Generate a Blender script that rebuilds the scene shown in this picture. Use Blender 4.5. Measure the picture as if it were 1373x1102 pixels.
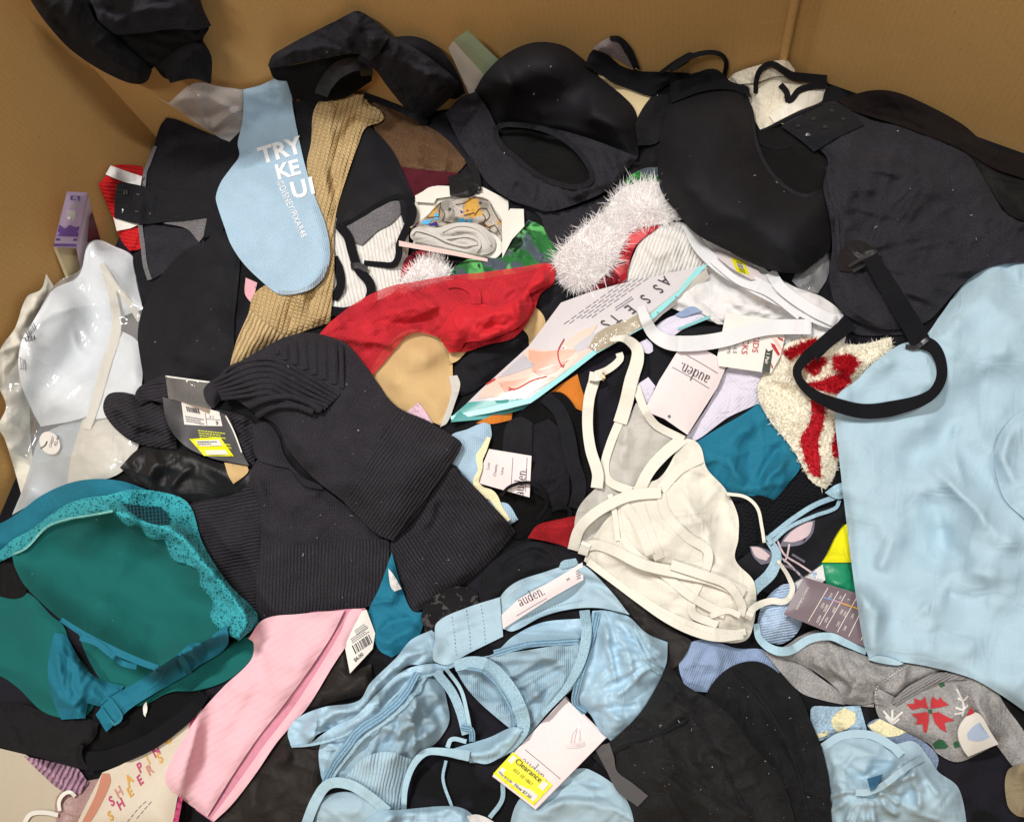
import bpy, bmesh, math, random
import numpy as np
from mathutils import Matrix, Vector
from mathutils.geometry import delaunay_2d_cdt

for _o in list(bpy.data.objects):
    bpy.data.objects.remove(_o)
SC = bpy.context.scene
COL = SC.collection
random.seed(7)
RNG = np.random.default_rng(11)

# ------------------------------------------------------------------ camera
W, Hh, F = 1373.0, 1102.0, 990.0
CX, CY = W / 2, Hh / 2
HC = 0.80                                   # camera height over the pile
NADIR = (882.0, 916.0)                      # where plumb lines meet in the photograph
zc = -np.array([(NADIR[0] - CX) / F, -(NADIR[1] - CY) / F, -1.0]); zc /= np.linalg.norm(zc)
yc = np.array([0, 1.0, 0]) - zc[1] * zc; yc /= np.linalg.norm(yc)
xc = np.cross(yc, zc)
RM = np.array([xc, yc, zc])                 # world_from_camera
cam_d = bpy.data.cameras.new('camera'); cam = bpy.data.objects.new('camera', cam_d); COL.objects.link(cam)
cam_d.sensor_fit = 'HORIZONTAL'; cam_d.sensor_width = 36; cam_d.lens = 36 * F / W
cam_d.clip_start = .02; cam_d.clip_end = 60
M4 = Matrix.Identity(4)
for i in range(3):
    for j in range(3):
        M4[i][j] = RM[i][j]
M4[2][3] = HC
cam.matrix_world = M4
SC.camera = cam

# ------------------------------------------------------------------ light of the shop ceiling
wd = bpy.data.worlds.new('World'); SC.world = wd; wd.use_nodes = True
wd.node_tree.nodes['Background'].inputs[0].default_value = (.93, .96, 1, 1)
wd.node_tree.nodes['Background'].inputs[1].default_value = .055
def area(name, loc, tgt, sx, sy, power, col=(1, .97, .93)):
    l = bpy.data.lights.new(name, 'AREA'); l.shape = 'RECTANGLE'; l.size = sx; l.size_y = sy
    l.energy = power; l.color = col
    ob = bpy.data.objects.new(name, l); COL.objects.link(ob); ob.location = loc
    ob.rotation_euler = (Vector(tgt) - Vector(loc)).to_track_quat('-Z', 'Y').to_euler()
area('ceiling_light', (-.75, .95, 2.6), (0, 0, 0), .7, .10, 68)
area('ceiling_light', (1.0, .45, 2.7), (0, 0, 0), .12, .8, 27)
area('ceiling_light', (-.75, -.9, 2.7), (0, 0, 0), 1.0, .14, 33)
SC.view_settings.view_transform = 'Standard'; SC.view_settings.look = 'None'
SC.view_settings.exposure = -0.08; SC.view_settings.gamma = 1
SC.render.engine = 'CYCLES'
SC.cycles.use_denoising = True
SC.cycles.max_bounces = 12; SC.cycles.diffuse_bounces = 8; SC.cycles.transparent_max_bounces = 16
SC.cycles.caustics_reflective = False; SC.cycles.caustics_refractive = False

# ------------------------------------------------------------------ picture plane to place
def rays(u, v):
    u = np.asarray(u, float); v = np.asarray(v, float)
    c = np.stack([(u - CX) / F, -(v - CY) / F, -np.ones_like(u)], -1)
    return c @ RM.T
def P(u, v, z):
    """the point of the place at height z that is seen at (u, v)"""
    r = rays(u, v)
    t = (np.asarray(z, float) - HC) / r[..., 2]
    p = r * t[..., None]
    p[..., 2] += HC
    return p
REG = {'P': (0, 0, 1), 'A': (0, 0, 3.674), 'B': (300, 0, 3.674), 'C': (600, 0, 3.674), 'D': (900, 0, 2.903),
       'E': (0, 220, 3.674), 'F': (300, 220, 3.674), 'G': (600, 220, 3.674), 'H': (900, 280, 2.903),
       'I': (0, 450, 3.674), 'J': (300, 450, 3.674), 'K': (600, 450, 3.674), 'L': (900, 550, 2.903),
       'M': (0, 620, 3.674), 'N': (300, 720, 2.885), 'O': (650, 720, 2.886), 'Q': (950, 800, 3.246),
       'R': (0, 850, 4.373), 'S': (280, 100, 3.675), 'T': (520, 220, 5.508), 'U': (660, 920, 6.482),
       'X': (375, 724, 2.557), 'Y': (603, 0, 2.557), 'V': (860, 400, 5.51), 'W': (1040, 740, 7.871)}
def o(s):
    """outline written as numbers measured in a sheet: a sheet letter, then x y pairs"""
    if not isinstance(s, str):
        return np.asarray(s, float)
    reg = REG['P']; nums = []; out = []
    for t in s.split():
        if t in REG:
            reg = REG[t]
        else:
            nums.append(float(t))
            if len(nums) == 2:
                out.append((reg[0] + nums[0] / reg[2], reg[1] + nums[1] / reg[2])); nums = []
    return np.array(out)
def curve(pts, closed=True, step=3.0, corner=62, smooth=True):
    p = o(pts); n = len(p)
    cor = [False] * n
    for i in range(n):
        if not closed and i in (0, n - 1):
            cor[i] = True; continue
        a = p[i] - p[i - 1]; b = p[(i + 1) % n] - p[i]
        c = np.dot(a, b) / (np.linalg.norm(a) * np.linalg.norm(b) + 1e-9)
        cor[i] = math.degrees(math.acos(max(-1, min(1, c)))) > corner
    out = []
    for i in range(n if closed else n - 1):
        a = p[i]; b = p[(i + 1) % n]; L = np.linalg.norm(b - a)
        if L < 1e-6: continue
        d = (b - a) / L
        def tan(k):
            if cor[k]: return d
            t = p[(k + 1) % n] - p[k - 1]; l = np.linalg.norm(t)
            return t / l if l > 1e-6 else d
        m0 = tan(i) * L; m1 = tan((i + 1) % n) * L
        k = max(1, int(round(L / step)))
        s = np.arange(k)[:, None] / k
        if smooth:
            out.append((2*s**3-3*s**2+1)*a + (s**3-2*s**2+s)*m0 + (-2*s**3+3*s**2)*b + (s**3-s**2)*m1)
        else:
            out.append(a + (b - a) * s)
    if not closed: out.append(p[-1:])
    return np.concatenate(out)
def inside(U, V, poly):
    r = np.zeros(U.shape, bool)
    x0, y0 = poly[:, 0], poly[:, 1]; x1, y1 = np.roll(x0, -1), np.roll(y0, -1)
    for a, b, c, d in zip(x0, y0, x1, y1):
        if b == d: continue
        cond = (b > V) != (d > V)
        if cond.any():
            r ^= cond & (U < (c - a) * (V - b) / (d - b) + a)
    return r
def segdist(U, V, poly, closed=True):
    a = poly if closed else poly[:-1]
    b = np.roll(poly, -1, 0) if closed else poly[1:]
    best = np.full(U.shape, 1e18, np.float32); at = np.zeros(U.shape, np.float32)
    for i in range(len(a)):
        dx, dy = b[i] - a[i]; L2 = dx*dx + dy*dy + 1e-9
        t = np.clip(((U - a[i, 0])*dx + (V - a[i, 1])*dy) / L2, 0, 1)
        d = (U - a[i, 0] - t*dx)**2 + (V - a[i, 1] - t*dy)**2
        m = d < best
        best = np.where(m, d, best); at = np.where(m, (i + t) / len(a), at)
    return np.sqrt(best), at
_lat = {}
def vnoise(x, y, seed):
    if seed not in _lat: _lat[seed] = np.random.default_rng(seed).random((64, 64))
    g = _lat[seed]
    xi = np.floor(x).astype(int); yi = np.floor(y).astype(int)
    fx = x - xi; fy = y - yi
    fx = fx**3*(fx*(fx*6-15)+10); fy = fy**3*(fy*(fy*6-15)+10)
    G = lambda i, j: g[i % 64, j % 64]
    return (G(xi, yi)*(1-fx)*(1-fy) + G(xi+1, yi)*fx*(1-fy) + G(xi, yi+1)*(1-fx)*fy + G(xi+1, yi+1)*fx*fy)
def fbm(x, y, seed, n=3):
    s = 0; a = .5
    for k in range(n):
        s = s + a * (vnoise(x, y, seed + k * 101) - .5); x = x * 2.03 + 7; y = y * 2.03 + 3; a *= .5
    return s * 2
def wrinkle(U, V, kind, amp, sx, sy, ang, seed):
    c, s = math.cos(math.radians(ang)), math.sin(math.radians(ang))
    x = (U * c + V * s) / sx; y = (-U * s + V * c) / sy
    if kind == 'n': return amp * fbm(x, y, seed)
    if kind == 's':                                            # sparse sharp creases
        q = fbm(x * .3, y * .3, seed + 77, 2); w = fbm(x * .6, y * .6, seed + 31, 2) * 1.6
        r = np.clip(1 - np.abs(fbm(x + w, y + w, seed, 1)) * 3.5, 0, 1) ** 3
        return amp * r * np.clip(q * 4 + .45, 0, 1)
    w = fbm(x * .5, y * .5, seed + 50, 2)
    r = 1 - np.abs(fbm(x + w, y + w, seed, 2)) * 3.2
    return amp * np.clip(r, 0, 1) ** 2

# ------------------------------------------------------------------ the box: wall planes
ZF = -.10
GP = [(-60, 830), (215, 190), (1063, 95), (1560, 274)]          # where the walls meet the heap
GW = [P(np.array(u), np.array(v), np.array(ZF)) for u, v in GP]
WALLS = []
for a, b in zip(GW[:-1], GW[1:]):
    d = b - a; d[2] = 0; d /= np.linalg.norm(d)
    n = np.array([d[1], -d[0], 0.0])
    if np.dot(n, -a) < 0: n = -n
    WALLS.append((a, b, n))
RS = 2.0; U0, V0 = -170, -170
NU, NV = 860, 730
UU, VV = np.meshgrid(U0 + RS * np.arange(NU), V0 + RS * np.arange(NV))
def wall_z():
    r = rays(UU, VV); best = np.full(UU.shape, -9.0)
    for a, b, n in WALLS:
        rn = r @ n
        t = np.where(rn < -1e-6, np.dot(a - np.array([0, 0, HC]), n) / np.where(rn < -1e-6, rn, -1), 1e9)
        z = HC + t * r[..., 2]
        best = np.maximum(best, z)
    return best
ZW = wall_z()
ZH = -.045 + .035 * fbm(UU / 150, VV / 150, 3) + .012 * fbm(UU / 40, VV / 40, 5)
_d, _ = segdist(UU[::4, ::4], VV[::4, ::4], np.array(GP, float), False)
_d = np.kron(_d, np.ones((4, 4)))[:NV, :NU]
_d = np.pad(_d, ((0, NV - _d.shape[0]), (0, NU - _d.shape[1])), mode='edge')
ZH = ZH - .05 * np.exp(-(_d / 70) ** 2)
Z = np.maximum(ZH, ZW)                                          # top of what has been laid so far

# ------------------------------------------------------------------ object helpers
WL = {}
def link(name, verts, faces, mat, parent=None, uv=None, smooth=True):
    verts = np.asarray(verts, float)
    loc = verts.mean(0) if len(verts) else np.zeros(3)
    if parent is None: loc = np.array([loc[0], loc[1], verts[:, 2].min()])
    me = bpy.data.meshes.new(name)
    me.from_pydata((verts - loc).tolist(), [], faces if isinstance(faces, list) else faces.tolist())
    if uv is not None:
        ul = me.uv_layers.new(name='UVMap')
        li = np.zeros(len(me.loops), np.int32); me.loops.foreach_get('vertex_index', li)
        ul.data.foreach_set('uv', np.asarray(uv, np.float32)[li].ravel())
    me.polygons.foreach_set('use_smooth', [smooth] * len(me.polygons))
    me.materials.append(mat)
    ob = bpy.data.objects.new(name, me); COL.objects.link(ob)
    if parent is not None:
        ob.parent = parent; ob.location = loc - WL[parent]
    else:
        ob.location = loc
    WL[ob] = loc
    return ob
def tag(ob, label, cat, group=None):
    ob['label'] = label; ob['category'] = cat
    if group: ob['group'] = group
    return ob
def thing(name, label, cat, u, v, group=None):
    e = bpy.data.objects.new(name, None); COL.objects.link(e)
    e.empty_display_size = .03
    i, j = int((v - V0) / RS), int((u - U0) / RS)
    loc = P(np.array(float(u)), np.array(float(v)), np.array(Z[i, j]))
    e.location = loc; WL[e] = loc
    return tag(e, label, cat, group)

class Piece:
    def __init__(s, ob, i0, j0, z): s.ob = ob; s.i0 = i0; s.j0 = j0; s.zr = z
    def z(s, u, v): return samp(s.zr, (np.asarray(u, float) - U0) / RS - s.j0, (np.asarray(v, float) - V0) / RS - s.i0)
def samp(a, x, y):
    x = np.clip(x, 0, a.shape[1] - 1.001); y = np.clip(y, 0, a.shape[0] - 1.001)
    xi = x.astype(int); yi = y.astype(int); fx = x - xi; fy = y - yi
    return a[yi, xi]*(1-fx)*(1-fy) + a[yi, xi+1]*fx*(1-fy) + a[yi+1, xi]*(1-fx)*fy + a[yi+1, xi+1]*fx*fy
def blur(z, m, n):
    for _ in range(n):
        s = np.zeros_like(z); c = np.zeros_like(z)
        zm = np.where(m, z, 0)
        s[1:] += zm[:-1]; c[1:] += m[:-1]; s[:-1] += zm[1:]; c[:-1] += m[1:]
        s[:, 1:] += zm[:, :-1]; c[:, 1:] += m[:, :-1]; s[:, :-1] += zm[:, 1:]; c[:, :-1] += m[:, 1:]
        z = np.where(c > 0, s / np.maximum(c, 1), z)
    return z
def relax(under, m, n, sag=0.0):
    z = under.copy()
    for _ in range(n):
        z = np.maximum(under, blur(z, m, 1) - sag)
    return z
def mesh2d(poly, holes, step):
    pts = []; edges = []
    for pl in [poly] + holes:
        b = len(pts); pts += [tuple(q) for q in pl]
        edges += [(b + i, b + (i + 1) % len(pl)) for i in range(len(pl))]
    lo = poly.min(0); hi = poly.max(0)
    xs = np.arange(lo[0], hi[0], step); ys = np.arange(lo[1], hi[1], step * .87)
    gx, gy = np.meshgrid(xs, ys); gx = gx + (np.arange(len(ys)) % 2)[:, None] * step * .5
    gx = gx.ravel(); gy = gy.ravel()
    ok = inside(gx, gy, poly)
    for h in holes: ok &= ~inside(gx, gy, h)
    gx, gy = gx[ok], gy[ok]
    if len(gx):
        d, _ = segdist(gx, gy, poly)
        for h in holes: d = np.minimum(d, segdist(gx, gy, h)[0])
        k = d > step * .6; gx, gy = gx[k], gy[k]
    pts += list(zip(gx.tolist(), gy.tolist()))
    r = delaunay_2d_cdt([Vector(q) for q in pts], edges, [], 0, 1e-4)
    v = np.array([(q.x, q.y) for q in r[0]]); f = np.array([t for t in r[2] if len(t) == 3])
    c = v[f].mean(1); ok = inside(c[:, 0], c[:, 1], poly)
    for h in holes: ok &= ~inside(c[:, 0], c[:, 1], h)
    f = f[ok]
    a = v[f[:, 1]] - v[f[:, 0]]; b = v[f[:, 2]] - v[f[:, 0]]
    flip = (a[:, 0]*b[:, 1] - a[:, 1]*b[:, 0]) > 0            # picture y runs down: turn faces to the viewer
    f[flip] = f[flip][:, ::-1]
    used = np.unique(f); mp = -np.ones(len(v), int); mp[used] = np.arange(len(used))
    return v[used], mp[f]
def solid(v2, f, zt, zb):
    n = len(v2)
    top = P(v2[:, 0], v2[:, 1], zt); bot = P(v2[:, 0], v2[:, 1], zb)
    cnt = {}
    for t in f:
        for k in range(3):
            e = (int(t[k]), int(t[(k+1) % 3])); cnt[e] = 1
    rim = [e for e in cnt if (e[1], e[0]) not in cnt]
    faces = [tuple(int(x) for x in t) for t in f] + [tuple(int(x) + n for x in t[::-1]) for t in f]
    ids = sorted({a for e in rim for a in e}); mp = {a: i for i, a in enumerate(ids)}; k = len(ids)   # rim has its own edge loop: crisp cut edge
    faces += [(2*n + mp[b], 2*n + mp[a], 2*n + k + mp[a], 2*n + k + mp[b]) for a, b in rim]
    solid.ids = np.array(ids, int)
    return np.concatenate([top, bot, top[ids], bot[ids]]), faces
def uvx(uv):
    return np.concatenate([uv, uv, uv[solid.ids], uv[solid.ids]])

SEED = [100]
def piece(name, pts, mat, parent=None, puff=.006, ew=16, prof='soft', noise=1.0, wr=None, folds=(), ctrl=(), gap=.0022,
          th=.0012, stiff=50, holes=(), step=3.2, ruche=(), rad=(), ang=0, rigid=False, smooth=True, corner=62, bl=1, flat=False, under=None, commit=True, sag=0, wscale=1.0):
    SEED[0] += 7; sd = SEED[0]
    folds = list(folds)
    for (c_, a0, a1, n_, L_, am_, w_) in rad:                   # creases fanning out from where the cloth is pulled
        rg = np.random.default_rng(sd + 500 + len(folds)); c0 = o(c_)[0]
        for k_ in range(n_):
            a_ = math.radians(a0 + (a1 - a0) * (k_ + .5 + .6 * (rg.random() - .5)) / n_); l_ = L_ * (.55 + .55 * rg.random())
            b_ = a_ + .5 * (rg.random() - .5); d0 = np.array([math.cos(a_), math.sin(a_)]); d1 = np.array([math.cos(b_), math.sin(b_)])
            r0 = L_ * (.04 + .18 * rg.random())
            folds.append((np.array([c0 + d0 * r0, c0 + d0 * (r0 + l_ * .45), c0 + d0 * (r0 + l_ * .45) + d1 * l_ * .55]), am_ * (.5 + .8 * rg.random()), w_ * (.7 + .6 * rg.random()), 'c' if rg.random() < .4 else 'g'))
    poly = curve(pts, True, min(step, 3.5), corner, smooth and not flat)
    hl = [curve(h, True, min(step, 3.5), corner, True) for h in holes]
    lo = np.floor((poly.min(0) - 12 - np.array([U0, V0])) / RS).astype(int); hi = np.ceil((poly.max(0) + 12 - np.array([U0, V0])) / RS).astype(int)
    j0, i0 = np.clip(lo, 0, None); j1 = min(hi[0], NU); i1 = min(hi[1], NV)
    U = UU[i0:i1, j0:j1]; V = VV[i0:i1, j0:j1]
    sdist, _ = segdist(U, V, curve(pts, True, 6, corner, smooth and not flat))
    ins = inside(U, V, poly)
    for h in hl:
        sdist = np.minimum(sdist, segdist(U, V, h)[0]); ins &= ~inside(U, V, h)
    d = np.where(ins, sdist, -sdist)
    ext = d > -8
    un = Z[i0:i1, j0:j1].copy()
    if under is not None: un = np.maximum(un, under)
    if rigid:
        m = ins
        A = np.stack([U[m], V[m], np.ones(m.sum())], 1)
        co, *_ = np.linalg.lstsq(A, un[m], rcond=None)
        pl = co[0] * U + co[1] * V + co[2]
        dz = np.quantile((un - pl)[m], rigid if isinstance(rigid, float) else .97)
        z = np.maximum(pl + dz, 0 * pl - 1)
    else:
        z = relax(np.where(ext, un, un[ins].min() if ins.any() else 0), ext, stiff, sag)
        z = blur(z, ext, 2)
    dp = np.clip(d, 0, None)
    if prof == 'soft':
        puff = puff * (.5 if puff < .03 else .62); ew = ew * .8
        h = puff * (1 - np.exp(-(dp / ew)))
        h = blur(h, ext, 3)
    else:
        t = dp / max(dp.max(), 1e-6)
        t = blur(t, ext, int(.10 * (dp.max() / RS) ** 1.5) + 2); t = np.clip(t / max(t.max(), 1e-6), 0, 1)
        dome = (1 - (1 - t) ** 2) ** (.75 if prof == 'dome' else .9)
        if prof == 'dome': h = puff * dome
        elif prof == 'bowl': h = puff * (1 - dome) * 1.0
    z = z + h
    if not rigid:
        L = list(wr or [])
        if noise >= .8: L += [('s', .0030 * noise, 90 * wscale, 26 * wscale, ang + 35, sd + 2), ('s', .0022 * noise, 60 * wscale, 20 * wscale, ang - 40, sd + 5)]
        if noise: L += [('n', .0035 * noise, 70, 70, 0, sd), ('r', .0026 * noise, 120 * wscale, 60 * wscale, ang + 20, sd + 1)]
        for w in L:
            z = z + wrinkle(U, V, w[0], w[1], w[2], w[3], w[4], sd + (w[5] if len(w) > 5 else 3)) * np.clip(dp / 10 + .25, 0, 1)
    for f in folds:
        wu = 7 * fbm(U / 38, V / 38, sd + 61, 2); wv = 7 * fbm(U / 38, V / 38, sd + 62, 2)
        if len(f) > 4: wu = wv = 0
        fp = curve(f[0], False, 8); fd, ft = segdist(U + wu, V + wv, fp, False)
        tp = np.clip(np.minimum(ft, 1 - ft) * (f[4] if len(f) > 4 else 5), 0, 1); tp = tp * tp * (3 - 2 * tp)
        k = f[3] if len(f) > 3 else 'g'
        g = np.exp(-(fd / f[2]) ** 1.45) if k == 'g' else np.exp(-fd / f[2])
        g = g * (1 + .7 * fbm(U / 30, V / 30, sd + 63, 2))
        z = z + f[1] * g * tp
    for (rp, ra, rper, rr) in ruche:                            # gathers along a sewn edge
        c_ = curve(rp, False, 4); rd, rt = segdist(U, V, c_, False)
        Ls = np.linalg.norm(np.diff(c_, axis=0), axis=1).sum()
        ph = rt * Ls / rper + .6 * fbm(U / 25, V / 25, sd + 64, 2)
        z = z + ra * np.abs(np.sin(math.pi * ph)) * np.exp(-rd / rr) * (1 + .8 * fbm(U / 15, V / 15, sd + 65, 1))
    for (cu, cv, dz, rad) in ctrl:
        z = z + dz * np.exp(-((U - cu) ** 2 + (V - cv) ** 2) / rad ** 2)
    z = blur(z, ext, bl) if not rigid else z
    z = np.maximum(z, un + 0.0006) if not rigid else z
    z = z + gap
    if commit:
        zz = Z[i0:i1, j0:j1]; zz[ins] = np.maximum(zz, z)[ins]
    # extend outward for sampling at the rim
    v2, f = mesh2d(poly, hl, step)
    x = (v2[:, 0] - U0) / RS - j0; y = (v2[:, 1] - V0) / RS - i0
    zt = samp(z, x, y)
    vv, ff = solid(v2, f, zt, zt - th)
    c, s = math.cos(math.radians(ang)), math.sin(math.radians(ang))
    uv = np.stack([(v2[:, 0] * c + v2[:, 1] * s) / 100, (-v2[:, 0] * s + v2[:, 1] * c) / 100], 1)
    ob = link(name, vv, ff, mat, parent, uvx(uv), not rigid)
    if rigid: ob.data.polygons.foreach_set('use_smooth', [False] * len(ob.data.polygons))
    p = Piece(ob, i0, j0, z); p.poly = poly
    return p
def interp(l, t):
    if isinstance(l, (int, float)): return np.full(len(t), float(l))
    return np.interp(t, [q[0] for q in l], [q[1] for q in l])
def ribbon(name, pts, w, mat, parent=None, lift=0.0, tilt=0.0, stiff=25, th=.0008, gap=.0008, closed=False, crown=.0001, nk=5, commit=True, corner=200):
    c = curve(pts, closed, 3.0, corner)
    if closed: c = np.concatenate([c, c[:1]])
    n = len(c); t = np.linspace(0, 1, n)
    tg = np.gradient(c, axis=0); tg /= np.linalg.norm(tg, axis=1)[:, None] + 1e-9
    nm = np.stack([-tg[:, 1], tg[:, 0]], 1)
    ww = interp(w, t) / 2
    ks = np.linspace(-1, 1, nk)
    pos = c[:, None, :] + nm[:, None, :] * (ww[:, None] * ks[None, :])[..., None]
    un = samp(Z, (pos[..., 0] - U0) / RS, (pos[..., 1] - V0) / RS).max(1)
    z = un.copy()
    for _ in range(stiff):
        a = z.copy(); a[1:-1] = (z[:-2] + z[2:]) / 2; z = np.maximum(un, a)
    for _ in range(6):
        a = z.copy(); a[1:-1] = (z[:-2] + z[1:-1] + z[2:]) / 3; z = a
    z = np.maximum(z, un) + gap + .55 * interp(lift, t)
    zz = z[:, None] + interp(tilt, t)[:, None] * ks[None, :] + crown * (1 - ks[None, :] ** 2)
    zz = zz + np.where(interp(tilt, t)[:, None] != 0, np.abs(interp(tilt, t))[:, None], 0)
    V2 = pos.reshape(-1, 2); ZZ = zz.reshape(-1)
    top = P(V2[:, 0], V2[:, 1], ZZ); bot = P(V2[:, 0], V2[:, 1], ZZ - th)
    m = n * nk; F_ = []
    for i in range(n - 1):
        for k in range(nk - 1):
            a = i * nk + k; q = (a, a + nk, a + nk + 1, a + 1)
            F_.append(q[::-1]); F_.append(tuple(x + m for x in q))
        b0 = 2 * m; F_.append((b0 + i, b0 + i + 1, b0 + n + i + 1, b0 + n + i)); b0 = 2 * m + 2 * n; F_.append((b0 + i + 1, b0 + i, b0 + n + i, b0 + n + i + 1))
    ea = np.arange(n) * nk; eb = ea + nk - 1
    s = np.concatenate([[0], np.cumsum(np.linalg.norm(np.diff(c, axis=0), axis=1))])
    uv = np.stack([np.repeat(ks[None, :], n, 0) * ww[:, None] / 100, np.repeat(s[:, None], nk, 1) / 100], -1).reshape(-1, 2)
    ob = link(name, np.concatenate([top, bot, top[ea], bot[ea], top[eb], bot[eb]]), F_, mat, parent, np.concatenate([uv, uv, uv[ea], uv[ea], uv[eb], uv[eb]]))
    if commit:
        kk = np.linspace(-1, 1, 13)
        pp = c[:, None, :] + nm[:, None, :] * (ww[:, None] * kk[None, :])[..., None]
        jj = np.clip(np.round((pp[..., 0] - U0) / RS).astype(int), 0, NU - 1); ii = np.clip(np.round((pp[..., 1] - V0) / RS).astype(int), 0, NV - 1)
        zk = z[:, None] + interp(tilt, t)[:, None] * kk[None, :] + np.abs(interp(tilt, t))[:, None] + crown
        np.maximum.at(Z, (ii.ravel(), jj.ravel()), zk.ravel())
    ob['_c'] = 0; del ob['_c']
    return ob
class Top:
    def z(s, u, v): return samp(Z, (np.asarray(u, float) - U0) / RS, (np.asarray(v, float) - V0) / RS)
TOP = Top()
def prints(name, pc, polys, mat, parent=None, dz=.0006):
    """flat print: polygons lying on a laid piece"""
    V_, F_ = [], []
    for q in polys:
        q = np.asarray(q, float)
        z = pc.z(q[:, 0], q[:, 1]) + dz
        b = len(V_); V_ += P(q[:, 0], q[:, 1], z).tolist(); F_.append(tuple(range(b, b + len(q)))[::-1])
    uv = np.concatenate([np.asarray(q, float) for q in polys]) / 100
    return link(name, V_, F_, mat, parent or pc.ob, uv, False)
def decal(name, pc, pts, mat, parent=None, dz=.0005, th=.0003, step=5, smooth=True, ang=0, corner=50):
    poly = curve(pts, True, min(step, 3.5), corner, smooth)
    v2, f = mesh2d(poly, [], step)
    z = pc.z(v2[:, 0], v2[:, 1]) + dz
    vv, ff = solid(v2, f, z, z - th)
    c, s = math.cos(math.radians(ang)), math.sin(math.radians(ang))
    uv = np.stack([(v2[:, 0] * c + v2[:, 1] * s) / 100, (-v2[:, 0] * s + v2[:, 1] * c) / 100], 1)
    return link(name, vv, ff, mat, parent or pc.ob, uvx(uv))
def text(pc, s, at, size, ang, mat, parent=None, name='lettering', xs=1.0, skew=0, dz=.0006, bold=0, sub=0, align='LEFT', font=None):
    """words laid on a piece; at = baseline start, size = cap height in sheet pixels / .7, ang clockwise"""
    cu = bpy.data.curves.new('lettering_curve', 'FONT'); cu.body = s; cu.size = 1; cu.align_x = align; cu.offset = bold
    cu.resolution_u = 3
    ob = bpy.data.objects.new('lettering_curve', cu); COL.objects.link(ob)
    dg = bpy.context.evaluated_depsgraph_get()
    me = ob.evaluated_get(dg).to_mesh()
    bm = bmesh.new(); bm.from_mesh(me)
    if sub:
        bmesh.ops.triangulate(bm, faces=bm.faces[:])
        bmesh.ops.subdivide_edges(bm, edges=[e for e in bm.edges if e.calc_length() > .12], cuts=sub, use_grid_fill=False)
        bmesh.ops.triangulate(bm, faces=bm.faces[:])
    v = np.array([(q.co.x, q.co.y) for q in bm.verts]); f = [tuple(x.index for x in q.verts) for q in bm.faces]
    bm.free(); ob.evaluated_get(dg).to_mesh_clear()
    bpy.data.objects.remove(ob); bpy.data.curves.remove(cu)
    if not len(v): return
    return glyphs(pc, v, f, at, size, ang, mat, parent, name, xs, skew, dz)
def glyphs(pc, v, f, at, size, ang, mat, parent=None, name='lettering', xs=1.0, skew=0, dz=.0006):
    a = math.radians(ang); b = math.radians(ang + skew)
    at = o(at)[0] if isinstance(at, str) else np.array(at, float)
    ex = np.array([math.cos(a), math.sin(a)]) * size * xs; ey = np.array([math.sin(b), -math.cos(b)]) * size
    q = at + v[:, :1] * ex + v[:, 1:] * ey
    z = pc.z(q[:, 0], q[:, 1]) + dz
    p3 = P(q[:, 0], q[:, 1], z)
    return link(name, p3, f, mat, parent or pc.ob, q / 100, False)
# a serif hand for one word, drawn as strokes with thick stems and thin joins
def serif_word():
    V_, F_ = [], []
    def stroke(pts, ws):
        pts = np.array(pts, float); t = np.gradient(pts, axis=0); t /= np.linalg.norm(t, axis=1)[:, None] + 1e-9
        n = np.stack([-t[:, 1], t[:, 0]], 1) * (np.array(ws)[:, None] / 2)
        b = len(V_)
        for p, q in zip(pts + n, pts - n): V_.append(tuple(p)); V_.append(tuple(q))
        for i in range(len(pts) - 1):
            a = b + 2 * i; F_.append((a, a + 1, a + 3, a + 2))
    def arc(cx, cy, rx, ry, a0, a1, lo=.05, hi=.13, n=18):
        a = np.radians(np.linspace(a0, a1, n))
        stroke(np.stack([cx + rx * np.cos(a), cy + ry * np.sin(a)], 1), lo + (hi - lo) * np.abs(np.cos(a)) ** 1.5)
    def bar(x0, y0, x1, y1, w): stroke([(x0, y0), ((x0 + x1) / 2, (y0 + y1) / 2), (x1, y1)], [w] * 3)
    x = 0.0
    # a
    arc(x + .24, .24, .19, .22, 0, 360); bar(x + .45, .05, x + .45, .62, .11); arc(x + .27, .62, .18, .3, 0, 160, .05, .11); bar(x + .42, .03, x + .56, .06, .05); x += .68
    # u
    bar(x + .12, .3, x + .12, .9, .11); arc(x + .3, .3, .18, .28, 180, 330, .05, .11); bar(x + .52, .02, x + .52, .9, .11); bar(x, .9, x + .14, .9, .05); bar(x + .4, .9, x + .54, .9, .05); bar(x + .52, .03, x + .66, .05, .05); x += .78
    # d
    arc(x + .28, .44, .23, .44, 0, 360); bar(x + .54, .0, x + .54, 1.5, .11); bar(x + .4, 1.5, x + .56, 1.5, .05); bar(x + .54, .03, x + .68, .05, .05); x += .8
    # e
    arc(x + .28, .44, .24, .44, 12, 320); bar(x + .06, .5, x + .52, .5, .05); x += .66
    # n
    bar(x + .12, 0, x + .12, .88, .11); arc(x + .33, .55, .2, .33, 20, 175, .05, .11); bar(x + .53, 0, x + .53, .62, .11); bar(x, .88, x + .14, .88, .05); bar(x, .0, x + .25, .0, .05); bar(x + .41, .0, x + .66, .0, .05); x += .78
    arc(x + .06, .06, .035, .035, 0, 360, .08, .08)
    return np.array(V_), F_
SERIF = serif_word()
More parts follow.
